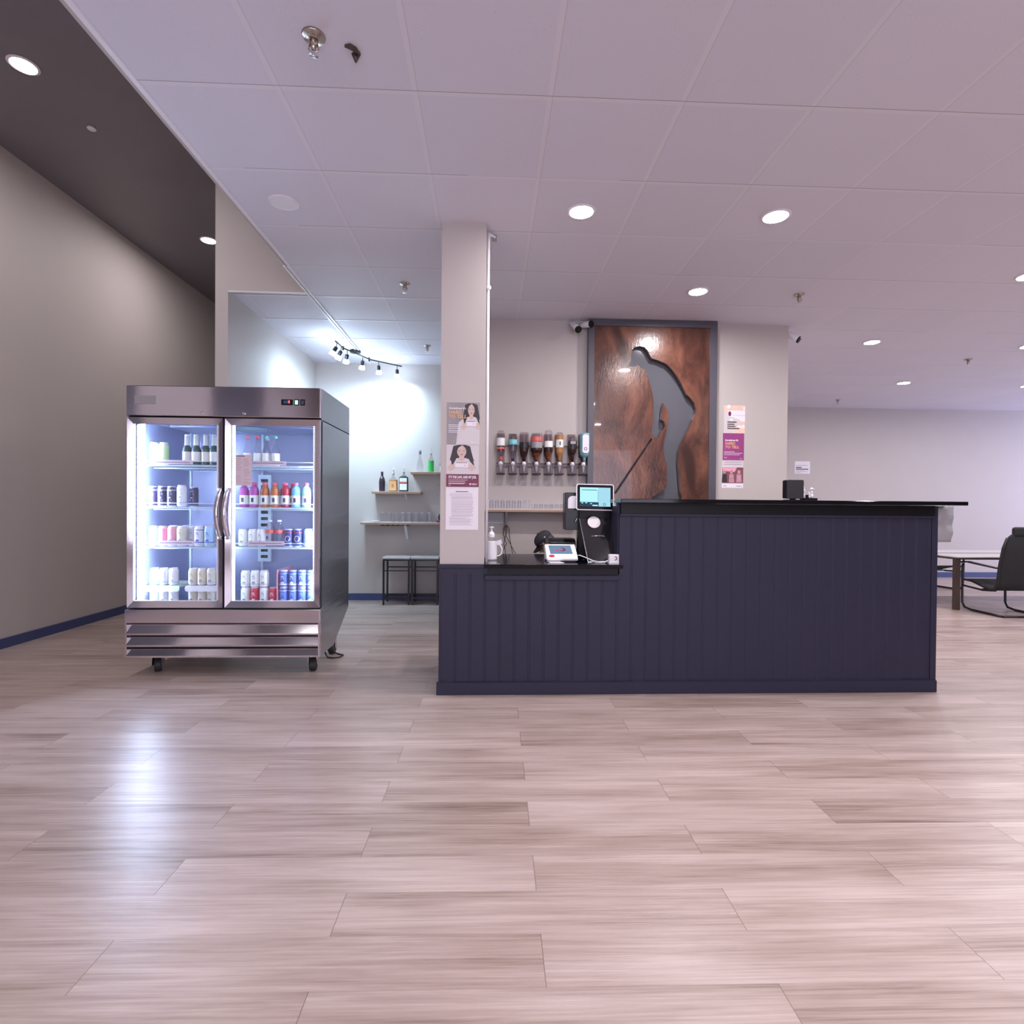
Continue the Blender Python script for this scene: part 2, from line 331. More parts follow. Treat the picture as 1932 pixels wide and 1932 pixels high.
    def prismx(s, pts, x0, x1):            # polygon in yz, extruded along x
        n = len(pts); v = [(x0, p[0], p[1]) for p in pts] + [(x1, p[0], p[1]) for p in pts]
        return s._add(v, [tuple(range(n)), tuple(reversed(range(n, 2 * n)))] + [(i, n + i, n + (i + 1) % n, (i + 1) % n) for i in range(n)])
    def prismz(s, pts, z0, z1):
        n = len(pts); v = [(p[0], p[1], z0) for p in pts] + [(p[0], p[1], z1) for p in pts]
        return s._add(v, [tuple(reversed(range(n))), tuple(range(n, 2 * n))] + [(i, (i + 1) % n, n + (i + 1) % n, n + i) for i in range(n)])
    def rot(s, mtx, start=0):
        for i in range(start, len(s.v)): s.v[i] = tuple(mtx @ Vector(s.v[i]))
        return s
    def build(s, name, material=None, parent=None, bevel=0, seg=2, fix=True):
        me = bpy.data.meshes.new(name)
        o = bpy.data.objects.new(name, me)
        off = Vector((0, 0, 0))
        if parent is not None:
            q = parent
            while q is not None: off = off + q.location; q = q.parent
        me.from_pydata([tuple(Vector(p) - off) for p in s.v], [], s.f)
        for mn in ([material] if material else s.m): me.materials.append(M[mn])
        for i, p in enumerate(me.polygons):
            p.material_index = 0 if material else s.mi[i]; p.use_smooth = s.sm[i]
        if fix:
            bm = bmesh.new(); bm.from_mesh(me); bmesh.ops.recalc_face_normals(bm, faces=bm.faces); bm.to_mesh(me); bm.free()
        me.update(); COL.objects.link(o)
        if parent is not None: o.parent = parent
        if bevel:
            md = o.modifiers.new('bevel', 'BEVEL'); md.width = bevel; md.segments = seg; md.limit_method = 'ANGLE'; md.angle_limit = 0.7
        return o
def rrect(x0, x1, z0, z1, r, n=5, corners=(1, 1, 1, 1)):
    pts = []
    for k, (cx, cz, a0) in enumerate(((x1 - r, z0 + r, -90), (x1 - r, z1 - r, 0), (x0 + r, z1 - r, 90), (x0 + r, z0 + r, 180))):
        if corners[k]: pts += [(cx + r * math.cos(math.radians(a0 + 90 * i / n)), cz + r * math.sin(math.radians(a0 + 90 * i / n))) for i in range(n + 1)]
        else: pts.append(((x1, z0), (x1, z1), (x0, z1), (x0, z0))[k])
    return pts
def root(name, label, cat, loc=(0, 0, 0), group=None, rz=0):
    o = bpy.data.objects.new(name, None); COL.objects.link(o); o.location = loc; o.rotation_euler = (0, 0, rz); o.empty_display_size = 0.05
    o['label'] = label; o['category'] = cat
    if group: o['group'] = group
    return o
def tag(o, label, cat, group=None):
    o['label'] = label; o['category'] = cat
    if group: o['group'] = group
    return o
def struct(o): o['kind'] = 'structure'; return o
def dup(o, loc=None, label=None, group=None, rz=None, parent=None):
    c = o.copy(); COL.objects.link(c)
    if parent is not None: c.parent = parent
    if loc is not None: c.location = loc
    if rz is not None: c.rotation_euler = (0, 0, rz)
    if label: c['label'] = label
    if group: c['group'] = group
    for ch in list(o.children): dup(ch, parent=c)
    return c
def text_mb(txt, x, z, size, y, align='LEFT', bold=0.0, sx=1.0):
    cu = bpy.data.curves.new('t', 'FONT'); cu.body = txt; cu.size = size; cu.align_x = align; cu.offset = bold; cu.resolution_u = 2
    o = bpy.data.objects.new('t', cu); COL.objects.link(o); dg = bpy.context.evaluated_depsgraph_get()
    me = bpy.data.meshes.new_from_object(o.evaluated_get(dg)); mb = MB()
    mb._add([(x + v.co.x * sx, y, z + v.co.y) for v in me.vertices], [tuple(p.vertices) for p in me.polygons])
    bpy.data.objects.remove(o); bpy.data.curves.remove(cu); bpy.data.meshes.remove(me)
    return mb
def extend(a, b, matname):
    a.mat(matname); a._add(b.v, [tuple(f) for f in b.f]); return a
def nth(i, n): return 'leftmost' if i == 0 else 'rightmost' if i == n - 1 else ORD[i] + ' from left'
ORD = ['first', 'second', 'third', 'fourth', 'fifth', 'sixth', 'seventh', 'eighth', 'ninth', 'tenth', 'eleventh', 'twelfth']

# ================================================================ THE SETTING
XL, XE, YB = -4.15, -1.585, 9.72          # left wall, edge of tiled ceiling, far wall
struct(MB().box(XL - .1, 13.1, -5.1, YB + .1, -.1, 0).build('floor', 'floor'))
cb = MB().mat('ceiling').box(XE, 13.0, -5.0, YB, CH, CH + .06).box(-2.29, XE, 4.90, 7.2, CH, CH + .06)
struct(cb.build('ceiling'))
struct(MB().box(XL, XE - .02, -5.0, YB, HC, HC + .06).build('ceiling_high', 'dark_ceiling'))
struct(MB().box(XL - .1, XL, -5.0, YB, 0, HC).build('wall_left', 'wall'))
struct(MB().box(XL, 13.0, YB, YB + .1, 0, HC).build('wall_far', 'wall'))
struct(MB().box(XE - .02, XE, -5.0, 4.84, CH - .002, HC).build('wall_fascia', 'wall'))
wb = MB().box(XL, -2.9, -5.1, -5.0, 0, HC).box(4.1, 13.0, -5.1, -5.0, 0, HC).box(-2.9, 4.1, -5.1, -5.0, 0, .5).box(-2.9, 4.1, -5.1, -5.0, 2.9, HC)
struct(wb.build('wall_rear', 'wall'))
struct(MB().box(-2.9, 4.1, -5.07, -5.06, .5, 2.9).build('assumed_window_1', 'door_glass'))  # unseen glazing, put in to house the added front fill
wr = MB().box(13.0, 13.1, -5.0, 5.7, 0, HC).box(13.0, 13.1, 8.7, YB, 0, HC).box(13.0, 13.1, 5.7, 8.7, 0, .7).box(13.0, 13.1, 5.7, 8.7, 2.5, HC)
struct(wr.build('wall_right', 'wall'))
struct(MB().box(13.05, 13.06, 5.7, 8.7, .7, 2.5).build('window_2', 'door_glass'))
# partition with the opening into the back room
pw = MB().mat('wall').box(-2.40, -2.29, 4.84, YB, 0, CH).box(-2.40, XE, 4.84, 4.90, CH, HC).box(-2.40, -2.29, 4.90, YB, CH, HC)
struct(pw.build('wall_partition'))
struct(MB().box(-2.29, -.35, 7.2, 7.3, 0, CH).build('wall_store_back', 'wall'))
struct(MB().box(-.35, -.25, 5.56, 7.2, 0, CH).build('wall_store_side', 'wall'))
struct(MB().box(-.35, 3.02, 5.41, 5.56, 0, CH).build('wall_bar', 'wall'))
struct(MB().box(2.92, 3.02, 5.56, YB, 0, CH).build('wall_bar_side', 'wall'))
struct(MB().box(XL, XL + .018, -5.0, YB, 0, .085).build('baseboard_left', 'navy_board'))
struct(MB().box(-2.29, -.35, 7.182, 7.2, 0, .09).build('baseboard_store', 'navy_board'))
struct(MB().box(3.02, 13.0, YB - .018, YB, 0, .095).build('baseboard_far', 'navy_board'))
for ya, yb, q in ((-2.06, -.30, 'farther'), (1.50, 2.60, 'nearer')):
    tag(MB().box(XL, XL + .04, ya, yb, .3, 3.95).build('added_dark_panel', 'charcoal_paint'), 'unseen dark panel added on the left wall for the fridge reflection, %s one' % q, 'reflection panel')  # added out of view to give the steel header dark bands to reflect
# angle trims of the tiled ceiling
tr = MB().box(XE - .001, XE + .022, -5.0, 4.84, CH - .004, CH)
tr.box(-1.618, -1.600, 4.30, 7.2, CH - .012, CH).box(-1.588, -1.570, 4.30, 7.2, CH - .012, CH)
tr.box(-2.29, XE, 4.84, 4.865, CH - .008, CH)
for j in range(4, 8): tr.box(-2.29, -.35, 2.467 + .6096 * j + .003, 2.467 + .6096 * j + .023, CH - .004, CH)
struct(tr.build('trim_1', 'white_paint'))
# wall column standing on the counter, with conduit
struct(MB().box(-.327, -.034, 3.595, 3.70, .863, CH - .0).build('wall_column', 'wall'))
cd = MB().tube([(-.020, 3.66, .872), (-.020, 3.66, CH - .03)], .009, 10).tube([(-.020, 3.66, CH - .06), (-.018, 3.67, CH - .03), (.03, 3.71, CH - .035)], .008, 8)
cd.sphere((-.018, 3.65, 2.71), .017).build  # clamp
cdo = cd.build('conduit_pipe', 'white_paint'); tag(cdo, 'thin white conduit pipe running up the right edge of the column', 'pipe')
MB().box(.0, .035, 3.70, 3.73, CH - .05, CH - .02).build('end_fitting', 'brass', cdo)

# ================================================================ CEILING LAMPS
def lamp(x, y, z, lens, label, group=None, lit=True):
    r_ = root('ceiling_lamp', label, 'ceiling lamp', (x, y, z), group)
    MB().lathe([(.088, -.0), (.092, -.004), (.078, -.010), (.074, -.010), (.074, -.004)], (x, y, z), 28, caps=False).build('trim_ring', 'white_paint', r_)
    MB().lathe([(.001, -.006), (.074, -.006)], (x, y, z), 28, caps=False).build('lens', lens if lit else 'white_plastic', r_, fix=False)
    return r_
ceil_lamps = [(.561, 3.406, 'lit round recessed lamp over the pouring bottles, nearest the column'), (1.80, 3.392, 'lit round recessed lamp above the middle of the raised bar front'),
    (1.769, 4.598, 'lit round recessed lamp in front of the golfer board'), (4.224, 5.87, 'lit round recessed lamp just right of the wall end security camera'),
    (6.041, 7.718, 'lit round recessed lamp near the far wall, above the seating table'), (4.25, 4.14, 'lit round lamp cut off by the right edge of the photo, highest of three'),
    (6.07, 5.90, 'lit round lamp cut off by the right edge of the photo, middle of three'), (7.98, 7.77, 'lit round lamp cut off by the right edge of the photo, lowest of three')]
for x, y, lb in ceil_lamps: lamp(x, y, CH, 'lamp_lens', lb)
lamp(-1.28, 3.407, CH, 'lamp_lens', 'unlit white round recessed lamp in the tiled ceiling above the fridge', lit=False)
for x, y in ((.56, .97), (-.6, -1.4), (1.8, .97), (4.25, 1.70), (6.1, 3.5), (2.4, -1.4), (5.4, -1.4), (8.2, 1.7), (8.2, 5.0), (10.4, 7.7), (10.4, 4.0)):
    lamp(x, y, CH, 'lamp_lens', 'lit ceiling lamp out of view, %s row, %s column from the left' % (ORD[[-1.4, .97, 1.7, 3.5, 4.0, 5.0, 7.7].index(y)], ORD[[-.6, .56, 1.8, 2.4, 4.25, 5.4, 6.1, 8.2, 10.4].index(x)]), 'ceiling lamps outside the view')
lamp(-3.23, 3.90, HC, 'high_lamp_lens', 'lit round lamp in the dark high ceiling, nearer one at the top left corner')
lamp(-3.23, 6.36, HC, 'high_lamp_lens', 'lit round lamp in the dark high ceiling, partly behind the partition corner')
for y, q in ((1.44, 'level with'), (-1.02, 'behind')): lamp(-3.23, y, HC, 'high_lamp_lens', 'lit round lamp in the dark high ceiling %s the viewer' % q, 'high lamps outside the view')
d_ = MB().lathe([(.03, 0), (.032, -.012), (.02, -.02)], (-3.216, 4.52, HC), 16).build('smoke_sensor', 'white_plastic')
tag(d_, 'tiny white round sensor on the dark high ceiling between two lamps', 'sensor')

# sprinklers
def sprinkler(x, y, label):
    r_ = root('sprinkler_head', label, 'sprinkler', (x, y, CH))
    MB().lathe([(.046, 0), (.043, -.006), (.020, -.014), (.018, -.016)], (x, y, CH), 20).build('escutcheon', 'brass', r_)
    MB().lathe([(.016, -.010), (.017, -.035), (.011, -.040), (.008, -.060)], (x, y, CH), 14).build('nozzle', 'brass', r_)
    MB().tube([(x - .013, y, CH - .03), (x - .020, y, CH - .052), (x, y, CH - .072)], .0035).tube([(x + .013, y, CH - .03), (x + .020, y, CH - .052), (x, y, CH - .072)], .0035).build('frame_arms', 'brass', r_)
    MB().lathe([(.002, -.070), (.019, -.072), (.019, -.075), (.002, -.078)], (x, y, CH), 12).build('deflector', 'chrome', r_)
for x, y, lb in ((-.712, 2.202, 'nearest chrome sprinkler head, high at the top left of the tiled ceiling'), (-.724, 4.595, 'chrome sprinkler head on the ceiling just left of the column, below the cracked tile line'),
        (-.739, 6.347, 'farther chrome sprinkler head in the bright back room, right of the track light'), (2.672, 4.624, 'sprinkler head on the ceiling above the right end of the golfer wall'),
        (5.881, 6.47, 'sprinkler head on the ceiling at the far right between lit lamps'), (5.891, 8.991, 'smallest sprinkler head, close above the far grey wall')): sprinkler(x, y, lb)
hk = MB().prismz([(-.60, 2.235), (-.575, 2.25), (-.545, 2.275), (-.555, 2.245), (-.575, 2.228)], CH - .012, CH).lathe([(.018, 0), (.004, -.03)], (-.567, 2.285, CH), 7).build('tile_damage', 'bronze')  # dark shape standing for a broken hole in the tile
tag(hk, 'small dark patch of broken ceiling tile beside the nearest sprinkler', 'bracket')

# track light in the back room
tl = root('track_light', 'black zigzag track light with six glowing bulbs on the back room ceiling', 'track light', (-1.626, 6.60, CH))
MB().lathe([(.062, 0), (.066, -.012), (.062, -.030), (.05, -.034)], (-1.626, 6.60, CH), 24).build('canopy', 'black_metal', tl)
ZT = CH - .085
segs = [((-1.682, 5.96), (-1.665, 6.20)), ((-1.665, 6.22), (-1.475, 6.66)), ((-1.475, 6.68), (-1.135, 6.98))]
for a, b in segs: MB().tube([(a[0], a[1], ZT), (b[0], b[1], ZT)], .008, 8).build('track_bar', 'black_metal', tl)
for p in ((-1.665, 6.21), (-1.475, 6.67)): MB().bar((p[0], p[1], ZT + .02), (p[0], p[1], ZT - .025), .016).build('hinge', 'black_metal', tl)
MB().tube([(-1.626, 6.60, CH - .02), (-1.56, 6.47, ZT)], .008).build('stem', 'black_metal', tl)
hs = [((-1.679, 6.00), (-.62, .1)), ((-1.672, 6.15), (-.5, .3)), ((-1.64, 6.29), (-.30, .45)), ((-1.525, 6.55), (-.20, .4)), ((-1.38, 6.76), (-.02, .45)), ((-1.185, 6.935), (0, .35))]
for (x, y), (tx, ty) in hs:
    h = root_h = MB().tube([(x, y, ZT), (x, y, ZT - .05)], .004).build('lamp_arm', 'black_metal', tl)
    d = Vector((tx, ty, -1)).normalized(); p = Vector((x, y, ZT - .05)); n = d.orthogonal().normalized(); b = d.cross(n)
    def rg(r, t, p=p, d=d, n=n, b=b): return [p + d * t + (n * math.cos(2 * PI * i / 14) + b * math.sin(2 * PI * i / 14)) * r for i in range(14)]
    MB().ring_sweep([rg(.012, 0), rg(.020, .006), rg(.021, .052), rg(.018, .058)]).build('lamp_holder', 'black_metal', h)
    lb_ = MB().ring_sweep([rg(.016, .056), rg(.030, .072), rg(.034, .088), rg(.033, .104)], True, False).build('light_bulb', 'bulb_shell', h)
    MB().ring_sweep([rg(.0005, .082), rg(.029, .082)], False, False).build('bulb_face', 'bulb', lb_, fix=False)

# ================================================================ FRIDGE
FX0, FX1, FY0, FY1, FZ0, FZ1 = -2.608, -1.232, 4.0, 4.805, .138, 2.095
fr = root('display_fridge', 'tall stainless steel two door glass display fridge on casters, lit blue white inside', 'fridge', ((FX0 + FX1) / 2, 4.4, 0))
t = .045
cab = MB().mat('steel_side')
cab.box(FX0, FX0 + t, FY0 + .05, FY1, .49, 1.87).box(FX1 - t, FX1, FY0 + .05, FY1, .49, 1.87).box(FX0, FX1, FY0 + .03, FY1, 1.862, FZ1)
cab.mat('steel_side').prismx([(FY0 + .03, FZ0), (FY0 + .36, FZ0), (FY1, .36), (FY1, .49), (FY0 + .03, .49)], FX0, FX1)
cab.mat('fridge_inner').box(FX0 + t, FX1 - t, FY1 - .05, FY1 - .005, .49, 1.862)
cab.mat('fridge_inner').box(FX0 + t, FX0 + t + .004, FY0 + .05, FY1 - .05, .49, 1.862).box(FX1 - t - .004, FX1 - t, FY0 + .05, FY1 - .05, .49, 1.862)
cab.box(FX0 + t, FX1 - t, FY0 + .05, FY1 - .05, .49, .497).box(FX0 + t, FX1 - t, FY0 + .05, FY1 - .05, 1.855, 1.862)
cab.build('cabinet', None, fr)
MB().box(FX0, FX1, FY0 - .0, FY0 + .03, 1.876, FZ1).build('header_panel', 'steel', fr, .006)
MB().box(FX0 + .002, FX0 + .042, FY0 + .03, FY0 + .05, .485, 1.876).box(FX1 - .042, FX1 - .002, FY0 + .03, FY0 + .05, .485, 1.876).box(FX0 + .042, FX1 - .042, FY0 + .03, FY0 + .05, .485, .530).box(FX0 + .042, FX1 - .042, FY0 + .03, FY0 + .05, 1.830, 1.876).box(-1.955, -1.884, FY0 + .03, FY0 + .05, .530, 1.83).build('door_seal', 'gasket', fr)
MB().box(-2.546, -2.401, FY0 - .004, FY0, 1.960, 2.021).build('nameplate', 'label_grey', fr, .002)
for x in (-2.077, -1.777): MB().lathe([(.010, 0), (.010, -.006), (.004, -.007)], (x, FY0, 1.903), 14, 'y').build('key_lock', 'chrome', fr)
ct = MB().mat('black_plastic').box(-1.512, -1.430, FY0 - .005, FY0, 1.967, 2.008).mat('led_red').box(-1.461, -1.451, FY0 - .006, FY0 - .005, 1.98, 2.000).mat('screen_dark').box(-1.496, -1.463, FY0 - .006, FY0 - .005, 1.978, 2.0)
ct.build('temperature_display', None, fr)
for x, mm in ((-1.403, 'led_green'), (-1.360, 'can_dark')):
    sw = MB().box(x - .017, x + .017, FY0 - .005, FY0, 1.966, 2.010).build('rocker_switch', 'black_plastic', fr)
    MB().box(x - .010, x + .010, FY0 - .008, FY0 - .005, 1.972, 2.002).build('switch_cap', mm, sw)
# doors
def fridge_door(x0, x1, hx, leftside):
    z0, z1, s = .497, 1.865, .047
    y0, y1 = FY0, FY0 + .03
    d = MB().mat('steel')
    def rail(p):   # mitred rail with a slight inward bevel
        q_ = [(a, y0 + (.011 if (x0 < a < x1 and z0 < b < z1) else 0), b) for a, b in p]; d.quad(*q_).quad(*[(a, y1, b) for a, b in reversed(p)])
        n = len(p)
        for i in range(n): a, b = q_[i], q_[(i + 1) % n]; d.quad(a, (a[0], y1, a[2]), (b[0], y1, b[2]), b)
    sx = .040
    rail([(x0, z0), (x1, z0), (x1 - sx, z0 + s), (x0 + sx, z0 + s)]); rail([(x0, z1), (x0 + sx, z1 - s), (x1 - sx, z1 - s), (x1, z1)])
    rail([(x0, z0), (x0 + sx, z0 + s), (x0 + sx, z1 - s), (x0, z1)]); rail([(x1, z0), (x1, z1), (x1 - sx, z1 - s), (x1 - sx, z0 + s)])
    do = d.build('door', None, fr)
    MB().box(x0 + sx, x1 - sx, y0 + .012, y0 + .015, z0 + s, z1 - s).build('glass_pane', 'door_glass', do)
    g = MB().mat('cap_white')
    g.box(x0 + sx, x0 + sx + .004, y0 + .004, y0 + .02, z0 + s, z1 - s).box(x1 - sx - .004, x1 - sx, y0 + .004, y0 + .02, z0 + s, z1 - s).box(x0 + sx, x1 - sx, y0 + .004, y0 + .02, z0 + s, z0 + s + .004)
    g.build('glazing_bead', None, do)
    # bowed flat handle
    rings = []
    for k in range(17):
        tt = k / 16; z = .993 + (1.364 - .993) * tt; bow = math.sin(PI * tt)
        yy = y0 - .018 - .038 * bow; xx = hx - .014 * bow * .9
        rings.append([(xx - .013, yy - .004, z), (xx + .013, yy - .004, z), (xx + .013, yy + .004, z), (xx - .013, yy + .004, z)])
    hd = MB().ring_sweep(rings).build('handle', 'chrome', do)
    for zz in (.995, 1.342): MB().box(hx - .012, hx + .012, y0 - .020, y0, zz, zz + .02).build('handle_mount', 'chrome', do)
fridge_door(FX0 + .008, -1.927, -1.936, True); fridge_door(-1.912, FX1 - .004, -1.882, False)
# lower panel and louvres
MB().box(FX0 - .006, FX1 + .002, FY0 - .002, FY0 + .03, .386, .484).build('kick_panel', 'steel', fr, .003)
MB().box(FX0 + .01, FX1 - .012, FY0 + .028, FY0 + .03, .14, .386).build('louvre_backing', 'gasket', fr)
for z0, z1 in ((.300, .372), (.216, .284), (.138, .200)):
    MB().prismx([(FY0 + .026, z1), (FY0 - .004, z0 + .012), (FY0 - .004, z0), (FY0 + .002, z0), (FY0 + .028, z1 - .012)], FX0 + .006, FX1 - .010).build('louvre_slat', 'steel', fr)
for xx in (FX0 - .006, FX1 - .012): MB().box(xx, xx + .014, FY0, FY0 + .03, .14, .386).build('louvre_side_strip', 'steel', fr)
# casters
for x, y, a in ((-2.456, 4.13, .5), (-1.318, 4.13, .1), (-1.312, 4.60, 0), (-2.5, 4.60, .2)):
    zt = FZ0 + (0 if y < 4.3 else .055)
    cs = MB().box(x - .045, x + .045, y - .045, y + .045, zt - .008, zt).build('caster', 'steel', fr)
    ca, sa = math.cos(a), math.sin(a)
    MB().bar((x - .028 * ca, y - .028 * sa, zt - .006), (x - .031 * ca, y - .031 * sa, .05), .004, .04).bar((x + .028 * ca, y + .028 * sa, zt - .006), (x + .031 * ca, y + .031 * sa, .05), .004, .04).obox((x, y, zt - .011), (.032 * ca, .032 * sa, 0), (-.018 * sa, .018 * ca, 0), (0, 0, .004)).build('fork', 'steel', cs)
    wv = MB().lathe([(.028, -.024), (.046, -.023), (.050, -.014), (.050, .014), (.046, .023), (.028, .024)], (0, 0, 0), 20, 'x')
    wv.rot(Matrix.Translation((x, y, .050)) @ Matrix.Rotation(a, 4, 'Z')); wv.build('wheel', 'rubber', cs)
MB().tube([(-1.36, 4.55, .20), (-1.34, 4.50, .03), (-1.31, 4.46, .008), (-1.26, 4.44, .008), (-1.215, 4.46, .008), (-1.20, 4.52, .008), (-1.25, 4.56, .008), (-1.36, 4.58, .04), (-1.40, 4.65, .28)], .006).build('power_cord', 'rubber', fr)
# lighting strips and centre mullion
MB().box(-2.543, -2.520, 4.062, 4.074, .560, 1.815).build('light_strip', 'led_left', fr)
MB().box(-1.300, -1.288, 4.062, 4.074, .540, 1.815).build('light_strip', 'led_right', fr)
MB().box(-1.945, -1.900, 4.052, 4.075, .497, 1.855).build('mullion', 'fridge_rack', fr)
MB().box(-1.898, -1.866, 4.055, 4.062, .515, 1.83).build('light_strip', 'led_mullion', fr)
# racks
for k, z in enumerate((1.534, 1.224, .930)):
    for x0, x1 in ((-2.53, -1.955), (-1.885, -1.287)):
        rk = MB().bar((x0, 4.10, z - .006), (x1, 4.10, z - .006), .010, .012)
        rk.bar((x0, 4.72, z - .006), (x1, 4.72, z - .006), .008)
        for i in range(19): xx = x0 + (x1 - x0) * i / 18; rk.bar((xx, 4.10, z - .006), (xx, 4.72, z - .006), .004)
        rk.bar((x0, 4.10, z + .026), (x1, 4.10, z + .026), .005).bar((x0, 4.10, z), (x0, 4.10, z + .026), .005).bar((x1, 4.10, z), (x1, 4.10, z + .026), .005)
        rk.bar((x0, 4.2, z - .02), (x1, 4.2, z - .02), .006)
        rk.build('wire_shelf', 'fridge_rack', fr)
for x0, x1, z in ((-2.47, -2.185, 1.538), (-1.77, -1.51, 1.538), (-2.44, -2.17, .945), (-1.79, -1.52, .945)):
    ps = MB().mat('tag_pink').box(x0, x1, 4.088, 4.091, z, z + .030).mat('ink').box(x0 + .015, x1 - .02, 4.087, 4.088, z + .012, z + .016)
    ps.build('price_strip', None, fr)
du = MB().mat('fridge_rack').box(-1.975, -1.868, 4.715, 4.75, .76, 1.50).mat('gasket')
for k in range(13): du.box(-1.950, -1.893, 4.713, 4.715, .79 + k * .054, .815 + k * .054)
du.build('air_duct', None, fr)
fa = MB()
for k in range(5): fa.lathe([(.035 + .028 * k, 0), (.039 + .028 * k, -.004), (.035 + .028 * k, -.007)], (-1.91, 4.40, 1.845), 28, caps=False)
for k in range(8): a = PI * k / 4; fa.bar((-1.91, 4.40, 1.842), (-1.91 + .155 * math.cos(a), 4.40 + .155 * math.sin(a), 1.842), .004)
fa.build('fan_guard', 'fridge_rack', fr)
MB().box(-2.50, -1.34, 4.35, 4.75, 1.846, 1.855).build('evaporator_cover', 'fridge_inner', fr)
for x in (-2.572 + .02, -1.95): MB().box(x - .008, x + .008, 4.735, 4.755, .50, 1.85).build('shelf_standard', 'fridge_rack', fr)
# paper list taped inside the right door
pl = MB().mat('tag_pink').box(-1.836, -1.720, 3.9990, 3.9996, 1.382, 1.604).mat('ink').box(-1.830, -1.772, 3.9985, 3.9990, 1.592, 1.598).mat('ink_soft')
for c0, rows in ((-1.830, (1.575, 1.560, 1.545, 1.53, 1.512, 1.495, 1.45, 1.435, 1.42, 1.405)), (-1.778, (1.572, 1.56, 1.548, 1.536, 1.524, 1.5, 1.488, 1.476, 1.464, 1.45, 1.425, 1.41, 1.398))):
    for z in rows: pl.box(c0, c0 + random.uniform(.028, .048), 3.9985, 3.9990, z, z + .003)
tag(pl.build('paper_list'), 'pinkish printed price list taped to the right fridge door glass', 'sign')

# ---- drinks
def can(name, body, accent, label, cat='can', h=.125, band=True, group=None, loc=(0, 0, 0), accent2=None, art=None):
    r_ = .033
    b = MB().lathe([(.024, 0, 'silver'), (.031, .008, body), (r_, .016, body), (r_, h * .16, accent), (r_, h * .22, body), (r_, h * .80, accent2 or body), (r_, h * .84, body), (r_, h - .018, body), (.027, h - .004, 'silver'), (.027, h)], (0, 0, 0), 18)
    def patch(pts, m):       # artwork printed on the side facing the glass door
        b.mat(m); b.quad(*[((r_ + .0010) * math.cos(-PI / 2 + u), (r_ + .0010) * math.sin(-PI / 2 + u), v * h) for u, v in pts])
    if body not in ('can_dark', 'can_navy') and label[:4] != 'tall':
        ink = art or 'label_grey'
        patch([(.38 * math.cos(a), .27 + .085 * math.sin(a)) for a in [2 * PI * i / 12 for i in range(12)]], ink)
        for v0 in (.50, .58, .66): patch([(-.34, v0), (.34 - (v0 - .5), v0), (.34 - (v0 - .5), v0 + .045), (-.34, v0 + .045)], ink)
    elif body == 'can_navy':
        patch([(.62 * math.cos(a), .46 + .17 * math.sin(a)) for a in [2 * PI * i / 16 for i in range(16)]], 'can_white'); r_ += .0003
        patch([(.50 * math.cos(a), .48 + .11 * math.sin(a)) for a in [PI * i / 10 for i in range(11)]], 'can_red')
    else:
        for v0, w0 in ((.30, .5), (.42, .30), (.60, .55), (.74, .4)): patch([(-w0, v0), (w0, v0), (w0 * .6, v0 + .05), (-w0 * .6, v0 + .05)], 'silver' if body == 'can_dark' else 'label_grey')
    o = b.build(name); tag(o, label, cat, group)
    MB().lathe([(.026, h), (.027, h + .002), (.024, h + .001)], (0, 0, 0), 16).build('lid', 'silver', o)
    o.location = loc; return o
def place_cans(desc, body, accent, xs, z, y, where, accent2=None, h=.125, group=None, name='drink_can', art=None):
    first = None
    for i, x in enumerate(xs):
        lb = '%s, %s' % (desc, where) if len(xs) == 1 else '%s %s, %s' % (nth(i, len(xs)), desc, where)
        if first is None: first = can(name, body, accent, lb, h=h, loc=(x, y, z), accent2=accent2, group=group, art=art)
        else: dup(first, (x, y, z), lb, group)
    return first
YC = 4.155
z1, z2, z3, z4 = 1.535, 1.225, .931, .498
# left door, shelf by shelf
place_cans('pale lime green can', 'can_lime', 'can_white', (-2.500, -2.431), z1, YC, 'top left fridge shelf', h=.165, accent2='can_white', group='lime cans on the top left shelf')
place_cans('dark can with silver pattern', 'can_dark', 'can_grey', (-2.509, -2.441, -2.373), z2, YC, 'second left fridge shelf', h=.150, accent2='can_grey', group='dark cans on the second left shelf')
place_cans('tall plain white can', 'can_white', 'can_grey', (-2.300,), z2, YC, 'right of dark cans, second left fridge shelf', h=.160)
place_cans('dark can', 'can_dark', 'can_blue', (-2.262,), z2, YC + .09, 'half hidden behind the tall white can, second left fridge shelf', h=.15)
place_cans('teal can', 'can_teal', 'can_white', (-2.505,), z3, YC, 'at the left end of the third left fridge shelf', h=.148)
place_cans('pink can', 'can_pink', 'can_white', (-2.436, -2.368), z3, YC, 'third left fridge shelf', h=.148, group='pink cans on the third left shelf')
place_cans('cream can', 'can_cream', 'can_white', (-2.300,), z3, YC, 'right of the pink cans, third left fridge shelf', h=.148)
place_cans('beige grey can', 'can_grey', 'can_cream', (-2.240,), z3, YC + .045, 'behind the cream can, third left fridge shelf', h=.148)
place_cans('blue and white can', 'can_white', 'can_blue', (-2.172,), z3, YC, 'third left fridge shelf', h=.148, accent2='can_blue', art='can_blue')
place_cans('pale aqua can with berry mark', 'can_sky', 'can_blue', (-2.100,), z3, YC, 'right end of third left fridge shelf', h=.148, art='can_blue')
place_cans('grey can in the back row', 'can_grey', 'can_pink', (-2.44, -2.34, -2.24, -2.13), z3, YC + .14, 'third left fridge shelf', h=.148, group='back row cans on the third left shelf')
